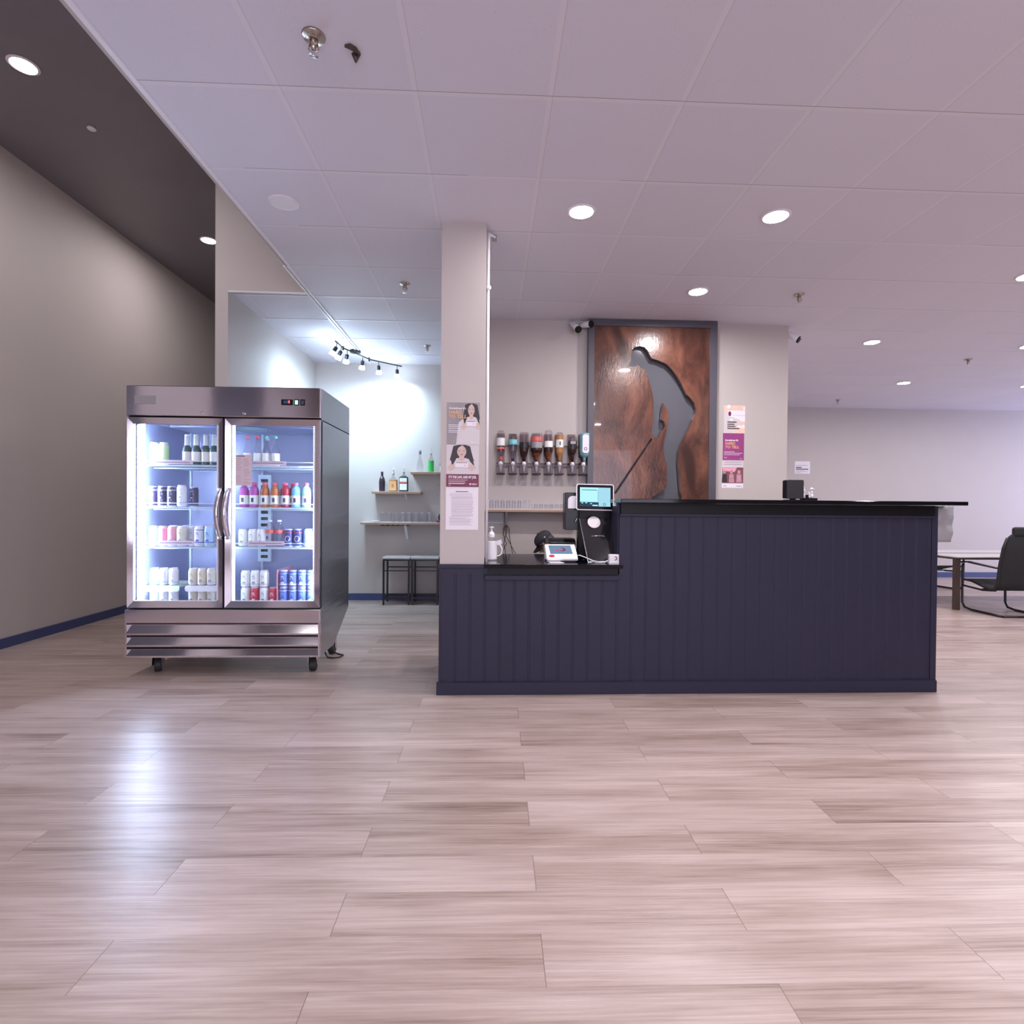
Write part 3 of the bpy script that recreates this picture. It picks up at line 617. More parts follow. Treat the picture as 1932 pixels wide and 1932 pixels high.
for nm, xs, bd, ac in (('pale blue can', (-2.496, -2.427, -2.358), 'can_white', 'can_sky'), ('cream coloured can', (-2.215, -2.148, -2.081), 'can_cream', 'can_grey')):
    place_cans(nm, bd, ac, xs, z4 + .142, YC, 'upper tier on the fridge floor, left door', h=.125, group='upper tier %ss' % nm)
    place_cans(nm, bd, ac, xs, z4, YC, 'lower tier on the fridge floor, left door', h=.125, group='lower tier %ss' % nm)
for x0, x1, lb in ((-2.54, -2.295, 'pale green can tray edge under the left stack of cans on the fridge floor'), (-2.255, -2.02, 'white can tray edge under the cream cans on the fridge floor')):
    tr_ = MB().prism(rrect(x0, x1, z4 + .098, z4 + .141, .015), YC - .042, YC - .038).box(x0 + .005, x1 - .005, YC - .04, YC + .25, z4 + .1275, z4 + .1405).build('can_tray', 'tray_green' if x0 < -2.4 else 'cap_white')
    tag(tr_, lb, 'tray')
# right door, floor tier and third shelf
place_cans('white can above the red cans', 'can_white', 'can_grey', (-1.830, -1.760, -1.692), z4 + .127, YC, 'upper tier, right fridge door', h=.125, group='upper tier white cans right door')
place_cans('white can', 'can_white', 'can_grey', (-1.830,), z4, YC, 'at the left of the lower tier, right fridge door')
place_cans('red can with white patch', 'can_red', 'can_white', (-1.760,), z4, YC, 'between two white cans, lower tier, right fridge door', art='can_white')
place_cans('white can', 'can_white', 'can_grey', (-1.692,), z4, YC, 'between two red cans, lower tier, right fridge door')
place_cans('red can', 'can_red', 'can_white', (-1.624,), z4, YC, 'at the right of the mixed lower tier, beside the pink carton edge', art='can_white')
ce = MB().box(-1.588, -1.583, YC - .035, YC + .28, z4, z4 + .26).build('carton_wall', 'can_pink'); tag(ce, 'thin pink carton side standing between white cans and blue cans', 'carton')
place_cans('blue soda can with white wave', 'can_blue', 'can_white', (-1.547, -1.479, -1.411, -1.343), z4 + .127, YC, 'upper tier, bottom right of fridge', accent2='can_sky', group='upper tier blue cans', art='can_white')
place_cans('blue soda can with pale wave', 'can_blue', 'can_sky', (-1.547, -1.479, -1.411, -1.343), z4, YC, 'lower tier, bottom right of fridge', accent2='can_white', group='lower tier blue cans', art='can_sky')
place_cans('yellowish white soda can', 'can_white', 'can_cream', (-1.850, -1.778, -1.716), z3, YC, 'third right fridge shelf', h=.13, group='white cans on the third right shelf')
place_cans('navy cola can with red and white circle', 'can_navy', 'can_white', (-1.512, -1.442), z3, YC, 'third right fridge shelf', h=.13, accent2='can_red', group='cola cans on the third right shelf')
place_cans('pale blue soda can', 'can_sky', 'can_white', (-1.368,), z3, YC, 'at the right end of the third right fridge shelf', h=.13)
place_cans('blue soda can', 'can_blue', 'can_white', (-1.48, -1.40, -1.33), z3, YC + .12, 'in the row behind the cola cans', h=.13, group='back row blue cans')

def bottle(name, prof, label, cat='bottle', loc=(0, 0, 0), group=None, cap=None, n=16):
    o = MB().lathe(prof, (0, 0, 0), n).build(name); tag(o, label, cat, group)
    if cap: MB().lathe(cap[0], (0, 0, 0), 12).build('cap', cap[1], o)
    o.location = loc; return o
def row(proto, pts, desc, where, group):
    for i, p in enumerate(pts):
        lb = '%s %s, %s' % (nth(i, len(pts)), desc, where)
        if i == 0: proto.location = p; proto['label'] = lb; proto['group'] = group
        else: dup(proto, p, lb, group)
beer = bottle('beer_bottle', [(.026, 0, 'beer_green'), (.031, .006, 'beer_green'), (.031, .030, 'label_white'), (.0315, .100, 'beer_green'), (.031, .118, 'beer_green'), (.019, .148, 'foil'), (.0175, .165, 'foil'), (.0165, .222)], 'x', cap=([(.0172, .218), (.0172, .228), (.014, .230)], 'foil'))
row(beer, [(-2.262, YC, z1), (-2.196, YC, z1), (-2.128, YC + .005, z1), (-2.064, YC, z1)], 'green foil necked beer bottle', 'front row, top left fridge shelf', 'front beer bottles')
for i, x in enumerate((-2.235, -2.165, -2.095)): dup(beer, (x, YC + .085, z1), '%s green beer bottle in the back row, top left fridge shelf' % nth(i, 3), 'back beer bottles')
coo = bottle('cooler_bottle', [(.026, 0, 'label_white'), (.030, .004, 'label_white'), (.030, .095, 'bottle_clear'), (.029, .115, 'bottle_clear'), (.013, .160, 'bottle_clear'), (.0125, .210)], 'clear bottle with pale label and red cap, partly behind the paper list', cap=([(.015, .206), (.015, .224), (.012, .226)], 'cap_red'))
coo.location = (-1.818, YC, z1)
dup(coo, (-1.745, YC, z1), 'clear bottle with pale label and red cap, right of the paper list')
cg = dup(coo, (-1.680, YC, z1), 'clear bottle with green cap, left one of two on the top right fridge shelf'); cg.children[0].data = cg.children[0].data.copy(); cg.children[0].data.materials[0] = M['cap_green']
dup(cg, (-1.612, YC, z1), 'clear bottle with green cap at the right end of the top right fridge shelf')
cw = dup(coo, (-1.722, YC + .12, z1 + .001), 'clear bottle with white cap standing behind the others on the top right shelf'); cw.children[0].data = cw.children[0].data.copy(); cw.children[0].data.materials[0] = M['cap_white']
def sport(colname, x, y, label, group=None):
    o = MB().lathe([(.028, 0, colname), (.033, .006, colname), (.032, .022, 'label_white'), (.032, .090, colname), (.033, .110, colname), (.029, .140, colname), (.014, .163, colname), (.0135, .170)], (x, y, z2), 16)
    o.mat('can_dark').obox((x, y - .0325, z2 + .055), (.009, 0, 0), (0, .0012, 0), (0, 0, .016)); o = o.build('juice_bottle'); tag(o, label, 'bottle', group)
    MB().lathe([(.018, .166), (.018, .184), (.015, .187)], (x, y, z2), 14).build('cap', 'cap_red', o); return o
for i, (c, x, nm) in enumerate((('drink_purple', -1.843, 'purple drink bottle, leftmost'), ('drink_purple', -1.770, 'purple drink bottle, right one of two'), ('drink_orange', -1.690, 'orange brown drink bottle, left one of two'), ('drink_orange', -1.616, 'orange brown drink bottle, right one of two'),
        ('drink_red', -1.537, 'dark red drink bottle'), ('drink_blue', -1.460, 'light blue drink bottle'), ('drink_green', -1.381, 'light green drink bottle, right end'))):
    sport(c, x, YC, nm + ', front row, second right shelf')
for i, (c, x) in enumerate((('drink_purple', -1.805), ('drink_red', -1.725), ('drink_orange', -1.648), ('drink_red', -1.575), ('drink_red', -1.51))):
    sport(c, x, YC + .085, '%s drink bottle in the back row, second right fridge shelf' % nth(i, 5))
wat = bottle('water_bottle', [(.028, 0, 'bottle_clear'), (.032, .008, 'bottle_clear'), (.030, .060, 'bottle_clear'), (.032, .100, 'label_red'), (.032, .125, 'bottle_clear'), (.030, .150, 'bottle_clear'), (.013, .182, 'bottle_clear'), (.013, .188)], 'clear water bottle with small red label, left one of two on the third right shelf', cap=([(.015, .186), (.015, .200)], 'cap_white'))
wat.location = (-1.650, YC, z3); dup(wat, (-1.582, YC, z3), 'clear water bottle with small red label, right one of two on the third right shelf')

# ================================================================ BAR COUNTER
YF = 3.59
bc = root('bar_counter', 'dark navy beadboard bar counter with a low left end and a raised right section', 'counter', (1.36, 3.9, 0))
def beadboard(x0, x1, z0, z1, name):
    pts = [(x0, YF)]; x = -.322 + .098
    while x < x1 - .01:
        if x > x0 + .01: pts += [(x - .009, YF), (x - .006, YF + .0012), (x - .004, YF), (x + .004, YF), (x + .006, YF + .0012), (x + .009, YF)]
        x += .098
    pts += [(x1, YF), (x1, YF + .018), (x0, YF + .018)]
    return MB().prismz(pts, z0, z1).build(name, 'navy', bc)
beadboard(-.327, .868, .085, .799, 'front_panel_low'); beadboard(.868, 3.045, .085, 1.205, 'front_panel_raised')
MB().box(-.342, 3.062, YF - .018, YF, 0, .080).box(-.342, 3.062, YF - .013, YF, .080, .085).build('base_board', 'navy', bc, .002)
MB().box(-.330, -.318, YF - .006, YF + .018, .085, .838).build('corner_trim', 'navy', bc)
MB().box(3.020, 3.062, YF - .006, YF + .018, .085, 1.272).build('corner_trim', 'navy', bc)
MB().box(-.335, -.030, YF - .012, YF + .018, .838, .862).build('cap_trim', 'navy', bc, .002)
MB().box(-.318, -.010, YF, YF + .018, .799, .838).build('upper_panel', 'navy', bc)
MB().box(-.030, .868, YF - .020, YF, .762, .792).build('ledge_trim', 'navy', bc, .002)
MB().box(-.010, .858, YF - .012, YF + .018, .800, .846).build('low_shade_apron', 'black_satin', bc)  # black board whose colour also stands in for shade under the low slab
MB().box(.875, 3.035, YF - .012, YF + .018, 1.205, 1.274).build('shade_apron', 'black_satin', bc)  # black paint that also carries the shadow of the bar top overhang
MB().box(.868, 3.045, YF - .014, YF, 1.188, 1.205).build('ledge_trim', 'navy', bc, .002)
MB().box(3.045, 3.062, YF + .018, 3.90, 0, 1.274).build('end_panel', 'navy', bc)
MB().box(-.327, -.310, YF + .018, 4.24, 0, .846).build('end_panel', 'navy', bc)
MB().box(.860, .878, YF + .018, 3.92, .876, 1.274).build('riser_side_panel', 'navy', bc)
MB().box(.878, 3.045, 3.88, 3.90, .02, 1.274).build('back_panel', 'navy', bc)
MB().box(-.310, .878, 4.22, 4.24, .02, .846).build('back_panel', 'navy', bc)
lt = MB().box(-.028, .872, 3.50, 4.28, .846, .872).build('low_countertop', 'black_gloss', None, .003)
tag(lt, 'glossy black low countertop under the till, between the column and the raised bar', 'countertop')

bt = MB().box(.846, 3.172, 3.47, 3.98, 1.276, 1.302).build('raised_countertop', 'black_gloss', None, .003)
tag(bt, 'long glossy black raised bar top overhanging at its right end', 'countertop')
# small pale clip at the left end of the raised section
cl = MB().box(.838, .860, 3.66, 3.665, 1.255, 1.302).build('paper_tab', 'white_plastic'); tag(cl, 'small white tab at the left end of the raised bar top', 'tab')

# towel at the right end
rings = []
for k in range(12):
    tt = k / 11; z = 1.272 - .25 * tt; wob = .006 * math.sin(k * 1.1) * .5 - .012 * tt
    rings.append([(3.085 + .004 * math.sin(k), 3.66, z), (3.236 + wob, 3.655 + .006 * math.sin(k * 1.3), z), (3.236 + wob, 3.685, z), (3.085 + .004 * math.sin(k), 3.69, z)])
tw = MB().ring_sweep(rings).build('hanging_towel', 'label_grey'); tag(tw, 'grey cloth hanging under the right overhang of the raised bar top', 'towel')

# ---------------------------------------------------------------- point of sale
ps = root('pos_terminal', 'black till with a white rimmed touch screen and paper roll on the low countertop', 'till', (.72, 3.92, .872))
def tilted(mb, cx, cy, cz, tilt, yawz=0):   # rotate local xz panel about x, then z
    return mb.rot(Matrix.Translation((cx, cy, cz)) @ Matrix.Rotation(yawz, 4, 'Z') @ Matrix.Rotation(tilt, 4, 'X') @ Matrix.Rotation(math.radians(.8), 4, 'Y'))
sc = MB().prism(rrect(-.133, .133, -.093, .093, .016), -.008, .010); tilted(sc, .741, 3.80, 1.316, -.12); sc = sc.build('screen_housing', 'white_plastic', ps)
s2 = MB().prism(rrect(-.127, .127, -.087, .087, .012), -.0095, -.008); tilted(s2, .741, 3.80, 1.316, -.12); s2.build('screen_bezel', 'black_gloss', sc)
s3 = MB().mat('screen').quad((-.108, -.0102, -.066), (.022, -.0102, -.066), (.022, -.0102, .068), (-.108, -.0102, .068)).mat('screen_dim').quad((.022, -.0102, -.066), (.108, -.0102, -.066), (.108, -.0102, .068), (.022, -.0102, .068))
s3.mat('screen_dark').quad((-.108, -.0105, -.066), (.024, -.0105, -.066), (.024, -.0105, -.036), (-.108, -.0105, -.036)).quad((-.095, -.0105, .048), (.012, -.0105, .048), (.012, -.0105, .052), (-.095, -.0105, .052)).quad((.019, -.0105, -.03), (.021, -.0105, -.03), (.021, -.0105, .052), (.019, -.0105, .052))
for xx, zz in ((-.098, -.046), (-.070, -.045), (-.035, -.050)): s3.mat('screen').quad((xx, -.0108, zz), (xx + .012, -.0108, zz), (xx + .012, -.0108, zz + .006), (xx, -.0108, zz + .006))
s3.quad((-.02, -.0108, -.064), (.018, -.0108, -.064), (.018, -.0108, -.055), (-.02, -.0108, -.055))
s3.mat('screen_dark').lathe([(.007, -.0106), (.010, -.0106)], (.065, 0, -.051), 14, 'y', caps=False)
tilted(s3, .741, 3.80, 1.316, -.12); s3.build('screen_display', None, sc, fix=False)
MB().prismx([(3.82, 1.235), (3.83, 1.15), (3.86, .90), (3.90, .872), (4.02, .872), (4.02, .90), (3.93, .95), (3.90, 1.30), (3.83, 1.33)], .632, .862).build('stand', 'black_plastic', ps, .006)
hb = MB().prism(rrect(.538, .650, 1.082, 1.350, .010), 3.86, 3.98).build('side_printer', 'black_plastic', ps, .004)
MB().prism(rrect(.556, .640, 1.236, 1.325, .035, corners=(0, 1, 1, 0)), 3.835, 3.862).build('paper_roll', 'paper', hb)
MB().box(.62, .66, 3.89, 3.93, 1.10, 1.16).build('side_arm', 'black_plastic', ps)
MB().tube([(.626, 3.842, 1.175), (.620, 3.840, 1.16), (.607, 3.84, 1.14), (.612, 3.84, 1.135)], .003).build('clip', 'chrome', hb)
sh = root('acrylic_stand', 'tall clear acrylic display stand with a round white sticker in front of the till', 'display stand', (.78, 3.70, .872))
MB()._add([(.632, 3.80, 1.165), (.862, 3.80, 1.165), (.916, 3.67, .874), (.672, 3.67, .874)], [(0, 1, 2, 3)]).build('front_panel', 'acrylic', sh)
MB().bar((.632, 3.80, 1.165), (.672, 3.67, .876), .004).bar((.862, 3.80, 1.165), (.916, 3.67, .876), .004).bar((.672, 3.67, .876), (.916, 3.67, .876), .004).bar((.672, 3.67, .875), (.668, 3.84, .875), .004).bar((.916, 3.67, .875), (.90, 3.84, .875), .004).build('panel_edge', 'acrylic_edge', sh)
MB().tube([(.705, 3.735, 1.035), (.712, 3.735, 1.046), (.76, 3.735, 1.048), (.795, 3.735, 1.046), (.805, 3.735, 1.035)], .002).build('finger_slot', 'acrylic_edge', sh)
st = MB().lathe([(.0005, -.002), (.045, -.002), (.045, 0)], (0, 0, 0), 28, 'y').mat('ink_soft').box(-.024, .024, -.0026, -.002, -.002, .003)
st.rot(Matrix.Translation((.732, 3.782, 1.140)) @ Matrix.Rotation(-.5, 4, 'X')); st.m = ['paper', 'ink_soft'] if st.m[:1] != ['paper'] else st.m
st.build('round_sticker', 'photo_light', sh)
# receipt printer
rp = root('receipt_printer', 'low black receipt printer behind the white payment terminal', 'printer', (.54, 4.02, .872))
MB().prismx([(3.90, .872), (3.88, .99), (3.92, 1.018), (4.16, 1.010), (4.18, .872)], .430, .622).build('housing', 'black_satin', rp, .006)
MB().box(.45, .60, 3.915, 3.93, 1.012, 1.022).build('paper_slot', 'black_gloss', rp)
for k in range(3): MB().box(.45, .60, 3.95 + .03 * k, 3.955 + .03 * k, 1.008, 1.019).build('vent_rib', 'charcoal_paint', rp)
# payment terminal
pt = root('payment_terminal', 'white payment terminal with a blue screen, tilted on the low countertop', 'payment terminal', (.49, 3.74, .872))
bd = MB().prismx([(3.66, .880), (3.655, .898), (3.80, .984), (3.835, .976), (3.825, .880)], .388, .602).build('housing', 'white_plastic', pt, .007, 3)
def onface(u, v, o=.0008):   # u along x, v 0..1 up the tilted face
    return (u, 3.655 + .145 * v - .0005 - o * .5, .898 + .086 * v + o)
f1 = MB().mat('lcd_blue').quad(*[onface(u, v) for u, v in ((.418, .30), (.572, .30), (.566, .90), (.412, .90))])
f1.build('display', None, pt, fix=False)
f2 = MB().mat('maroon').quad(*[onface(u, v, .0016) for u, v in ((.476, .50), (.512, .46), (.532, .55), (.522, .70), (.486, .78), (.510, .66), (.506, .56))]).mat('can_red').quad(*[onface(u, v, .0016) for u, v in ((.452, .44), (.472, .50), (.478, .68), (.462, .56))])
f2.quad(*[onface(.425 + .02 * math.cos(a), .15 + .09 * math.sin(a), .0016) for a in [2 * PI * i / 14 for i in range(14)]]); f2.build('screen_emblem', None, pt, fix=False)
MB().box(.405, .585, 3.68, 3.81, .872, .882).build('foot', 'black_satin', pt)
rd = root('card_reader', 'small white card reader with a red emblem at the right end of the low countertop', 'card reader', (.846, 3.62, .872))
MB().prism(rrect(.802, .886, .876, .930, .006), 3.600, 3.640).build('housing', 'white_plastic', rd, .004)
MB().box(.80, .892, 3.596, 3.655, .872, .878).build('dock', 'white_plastic', rd)
em = MB().mat('maroon').prism([(.846 + .012 * math.cos(a) - .002, .904 + .013 * math.sin(a)) for a in [PI * (-.55 + 1.2 * i / 10) for i in range(11)]] + [(.846 + .005 * math.cos(a), .904 + .007 * math.sin(a)) for a in [PI * (.65 - 1.2 * i / 10) for i in range(11)]], 3.5975, 3.599)
em.mat('can_red').prism([(.838, .892), (.852, .893), (.842, .899)], 3.5975, 3.599).build('emblem', None, rd)
cbp = MB().tube([(.602, 3.76, .905), (.625, 3.74, .912), (.66, 3.70, .900), (.70, 3.64, .884), (.74, 3.60, .877), (.77, 3.60, .879), (.80, 3.62, .889)], .004).build('white_cable', 'white_plastic')
tag(cbp, 'white cable between the payment terminal and the small card reader', 'cable')
cdd = MB().prismz([(.392, 3.70), (.470, 3.70), (.500, 3.60), (.405, 3.60)], .872, .875).build('paper_card', 'paper'); tag(cdd, 'white paper slip lying flat in front of the payment terminal', 'paper')
# pump bottle
sn = root('pump_bottle', 'white pump bottle in a handled holder beside the column', 'bottle', (.022, 3.80, .872))
MB().lathe([(.040, .0), (.042, .01), (.042, .128), (.038, .130)], (.012, 3.80, .872), 22).build('holder', 'white_plastic', sn)
MB().lathe([(.030, .10), (.030, .145), (.026, .160), (.016, .170)], (.012, 3.80, .872), 18).build('bottle_body', 'clear_glass', sn)
MB().lathe([(.020, .158), (.022, .162), (.022, .182), (.010, .198), (.006, .200), (.006, .222), (.016, .224), (.017, .230), (.004, .233)], (.014, 3.80, .872), 16).build('pump_head', 'white_plastic', sn)
MB().tube([(.050, 3.80, .985), (.075, 3.80, .975), (.090, 3.80, .945), (.085, 3.80, .915), (.068, 3.80, .900), (.050, 3.80, .900)], .005).build('handle', 'white_plastic', sn)
MB().mat('paper').obox((.066, 3.77, .996), (.019, 0, .007), (0, .001, 0), (-.005, 0, .014)).build('hang_tag', None, sn)

# monitor and ornaments on the raised bar
mo = root('small_monitor', 'small black monitor with rounded corner seen from behind on the raised bar top', 'monitor', (2.13, 3.72, 1.302))
MB().prism(rrect(2.072, 2.190, 1.316, 1.448, .010, corners=(0, 1, 1, 0)), 3.70, 3.722).build('back_shell', 'rubber', mo, .003)
MB().prism(rrect(2.062, 2.184, 1.318, 1.447, .010), 3.722, 3.745).build('screen_frame', 'black_satin', mo)
MB().box(2.085, 2.17, 3.68, 3.78, 1.302, 1.310).box(2.11, 2.145, 3.722, 3.74, 1.308, 1.33).build('foot', 'black_satin', mo)
ty = MB().box(2.196, 2.288, 3.70, 3.76, 1.302, 1.322).box(2.222, 2.236, 3.72, 3.735, 1.322, 1.345).build('black_tray', 'black_satin'); tag(ty, 'small black base plate on the raised bar top, right of the monitor', 'tray')
def figurine(x, h, label, wide):
    f = MB().sphere((x, 3.73, 1.322 + h * .22), (.012 * wide, .010, h * .22)).sphere((x + .003, 3.73, 1.322 + h * .58), (.009 * wide, .009, h * .2)).sphere((x - .001, 3.73, 1.322 + h * .86), (.006 * wide, .006, h * .14)).build('figurine', 'white_plastic')
    tag(f, label, 'figurine')
figurine(2.205, .085, 'white figurine touching the right edge of the small black monitor', 1.0)
figurine(2.244, .044, 'short white egg shaped figurine, left one on the black base plate', .8)
fg = MB().sphere((2.266, 3.73, 1.337), (.010, .009, .015)).sphere((2.264, 3.73, 1.362), (.007, .007, .012)).sphere((2.264, 3.73, 1.386), (.011, .008, .010)).tube([(2.268, 3.73, 1.386), (2.285, 3.73, 1.382)], [.006, .003]).build('figurine', 'white_plastic')
tag(fg, 'white bird like figurine, right one on the black base plate', 'figurine')

# ================================================================ GOLFER BOARD
def gx(x): return .961 + (x - 1108) * .00540
def gp(x, y):     # photo-measured outline in crop units -> wall metres
    px_, py_ = 1080 + x / 5.2214, 590 + y / 5.2214
    return (gx(px_), 3.101 - (py_ - 607 - .012 * (px_ - 1108)) * .005268)
body = [(530, 552), (537, 522), (557, 495), (556, 430), (565, 390), (590, 362), (640, 348), (690, 360), (722, 400), (735, 430), (757, 468), (830, 490), (900, 520), (960, 580), (1010, 650), (1060, 735), (1100, 820),
        (1145, 860), (1180, 910), (1195, 965), (1190, 1010), (1160, 1070), (1140, 1130), (1105, 1200), (1070, 1270), (1040, 1330), (1028, 1380), (1022, 1480), (1030, 1560), (1040, 1680), (1050, 1780), (1068, 1840), (1070, 2000), (780, 2000),
        (770, 1830), (850, 1790), (905, 1740), (915, 1700), (915, 1500), (895, 1450), (882, 1380), (885, 1300), (900, 1220), (915, 1150), (925, 1080), (925, 1010), (905, 950), (872, 905), (862, 960), (852, 1070), (885, 1085), (896, 1125), (880, 1165),
        (860, 1175), (830, 1245), (782, 1238), (765, 1200), (765, 1150), (778, 1100), (778, 900), (770, 820), (745, 720), (720, 640), (700, 580), (670, 572), (640, 555), (622, 528), (605, 548), (570, 552)]
club = [(758, 1250), (772, 1262), (430, 1790), (300, 1850), (300, 1835), (410, 1775)]
mu = root('golfer_board', 'large rust brown board with a cut out grey golfer silhouette, framed in dark paint', 'wall art', (1.605, 5.40, 2.0))
def with_holes(outer, holes, y0, y1, name, material, parent):
    cu = bpy.data.curves.new('t', 'CURVE'); cu.dimensions = '2D'; cu.fill_mode = 'BOTH'; cu.extrude = (y1 - y0) / 2
    for pl_ in [outer] + holes:
        sp = cu.splines.new('POLY'); sp.points.add(len(pl_) - 1); sp.use_cyclic_u = True
        for i, p in enumerate(pl_): sp.points[i].co = (p[0], p[1], 0, 1)
    o = bpy.data.objects.new('t', cu); COL.objects.link(o); dg = bpy.context.evaluated_depsgraph_get()
    me = bpy.data.meshes.new_from_object(o.evaluated_get(dg)); mb = MB()
    mb._add([(v.co.x, (y0 + y1) / 2 - v.co.z, v.co.y) for v in me.vertices], [tuple(p.vertices) for p in me.polygons])
    bpy.data.objects.remove(o); return mb.build(name, material, parent)
with_holes([(1.015, .90), (2.178, .90), (2.178, 3.035), (1.015, 3.035)], [[gp(*p) for p in body], [gp(*p) for p in club]], 5.330, 5.372, 'rust_panel', 'copper', mu)
MB().box(1.0, 2.2, 5.395, 5.405, .88, 3.05).build('grey_backing', 'grey_back', mu)
MB().box(.961, 1.018, 5.32, 5.409, .88, 3.100).box(2.176, 2.250, 5.32, 5.409, .88, 3.100).box(1.018, 2.176, 5.32, 5.409, 3.036, 3.100).box(1.018, 2.176, 5.32, 5.409, .83, .90).build('frame', 'charcoal_paint', mu)

# ================================================================ SECURITY CAMERAS
def seccam(mount, p0, p1, label):
    r_ = root('security_camera', label, 'security camera', mount)
    m, a, b = Vector(mount), Vector(p0), Vector(p1); d = (b - a).normalized(); n = d.orthogonal().normalized(); q = d.cross(n)
    def rg(r, t): return [a + d * t + (n * math.cos(2 * PI * i / 16) + q * math.sin(2 * PI * i / 16)) * r for i in range(16)]
    L = (b - a).length
    MB().tube([m, (m + a) / 2 + Vector((0, 0, -.004)), a + d * .02], [.022, .012, .012]).build('mount', 'white_plastic', r_)
    MB().ring_sweep([rg(.020, 0), rg(.029, .008), rg(.031, L * .75), rg(.033, L)]).build('housing', 'white_plastic', r_)
    MB().ring_sweep([rg(.0335, L - .012), rg(.034, L + .004), rg(.024, L + .004)]).build('lens_hood', 'black_plastic', r_)
    MB().ring_sweep([rg(.020, L + .003), rg(.014, L + .008)]).build('lens', 'black_gloss', r_)
seccam((.800, 5.40, 3.075), (.800, 5.34, 3.055), (.845, 5.24, 2.965), 'white bullet security camera on the bar wall aiming down, left of the golfer board')
seccam((.890, 5.40, 3.06), (.895, 5.35, 3.045), (.975, 5.26, 3.030), 'white bullet security camera overlapping the top left corner of the golfer board')
seccam((3.025, 5.46, 3.055), (3.035, 5.45, 3.03), (3.115, 5.38, 2.955), 'white bullet security camera on the right edge of the bar wall')

# ================================================================ BAR WALL SHELF AND BOTTLES
bs = root('bar_shelf', 'light wood shelf on the bar wall below the pouring bottles', 'shelf', (.4, 5.30, 1.21))
MB().box(-.25, .93, 5.20, 5.409, 1.195, 1.214).build('board', 'shelf_wood', bs)
MB().box(-.25, .93, 5.20, 5.409, 1.214, 1.219).build('top_face', 'shelf_top', bs)
MB().prismx([(5.409, 1.195), (5.23, 1.195), (5.23, 1.185), (5.395, 1.01), (5.409, 1.0)], .150, .172).build('bracket', 'label_grey', bs)

pbo = MB().mat('label_grey').box(-.25, .145, 5.398, 5.409, 1.086, 1.185).mat('white_paint').box(-.25, .145, 5.394, 5.409, 1.080, 1.086).build('wall_panel'); tag(pbo, 'small grey panel with a pale lower edge under the bar shelf beside the column', 'panel')
cx = MB()
for pts in (((.160, 1.06), (.138, 1.03), (.136, .98), (.150, .93), (.170, .88), (.128, .80), (.11, .70)), ((.162, 1.06), (.150, 1.02), (.165, .95), (.195, .90), (.225, .84), (.27, .76), (.30, .70)),
            ((.172, 1.06), (.192, 1.03), (.196, .96), (.205, .90), (.222, .82), (.24, .70)), ((.170, 1.06), (.170, 1.0), (.155, .94), (.142, .88), (.158, .80), (.17, .70))):
    cx.tube([(p[0], 5.34 + .005 * i, p[1]) for i, p in enumerate(pts)], .0035, 6)
cxo = cx.build('hanging_cables', 'rubber'); tag(cxo, 'tangle of thin black cables hanging from the bar shelf bracket', 'cable')
def tumbler(r, h, name='drinking_glass'):
    o = MB().mat('glass_rim').lathe([(.001, .002), (r * .86, .002), (r * .9, .010, 'clear_glass'), (r * .99, h - .005, 'glass_rim'), (r, h), (r * .93, h), (r * .92, h - .005, 'clear_glass'), (r * .82, .012, 'glass_rim'), (.001, .010)], (0, 0, 0), 16, caps=False).build(name); return o
tg = tumbler(.026, .088); sgl = tumbler(.024, .052, 'shot_glass')
xs = [-.012 + .0545 * i for i in range(8)]
for i, x in enumerate(xs):
    lb = 'tall clear glass, %s from the left in the front row on the bar shelf' % ORD[i]
    if i == 0: tag(tg, lb, 'glass', 'tall glasses on the bar shelf'); tg.location = (x, 5.26, 1.219)
    else: dup(tg, (x, 5.26, 1.219), lb)
for i in range(6): dup(tg, (xs[i] + .03, 5.325, 1.219), 'tall clear glass, %s from the left in the back row on the bar shelf' % ORD[i], 'back row tall glasses on the bar shelf')
for i in range(7):
    x = .425 + .051 * i; lb = 'short clear shot glass, %s from the left in the front row on the bar shelf' % ORD[i]
    if i == 0: tag(sgl, lb, 'glass', 'shot glasses on the bar shelf'); sgl.location = (x, 5.25, 1.219)
    else: dup(sgl, (x, 5.25, 1.219), lb)
for i in range(7): dup(sgl, (.45 + .051 * i, 5.315, 1.219), 'short clear shot glass, %s from the left in the back row on the bar shelf' % ORD[i], 'back row shot glasses on the bar shelf')
# pouring rack
rk = root('pouring_rack', 'dark wall rack holding eight upside down liquor bottles', 'rack', (.51, 5.40, 1.75))
BX = [.104, .224, .333, .455, .573, .682, .809, .918]
MB().box(.06, .965, 5.395, 5.401, 1.640, 1.656).box(.06, .965, 5.395, 5.401, 1.672, 1.682).box(.06, .965, 5.385, 5.395, 1.845, 1.855).build('rail', 'bronze', rk)
for x in BX:
    MB().box(x - .040, x + .040, 5.392, 5.400, 1.56, 1.97).build('bottle_backplate', 'smoke_plastic', rk)
    pr = MB().box(x - .038, x + .038, 5.28, 5.36, 1.572, 1.66).build('dispenser_box', 'smoke_plastic', rk)
    MB().box(x - .040, x + .040, 5.276, 5.364, 1.562, 1.572).build('dispenser_foot', 'black_satin', pr)
    MB().lathe([(.010, -.085), (.012, -.03), (.020, -.02), (.024, 0), (.024, .014)], (x, 5.315, 1.672), 12).build('measure_spout', 'paper', pr)
    MB().box(x - .026, x + .026, 5.295, 5.395, 1.676, 1.688).build('bottle_clamp', 'bronze', pr)
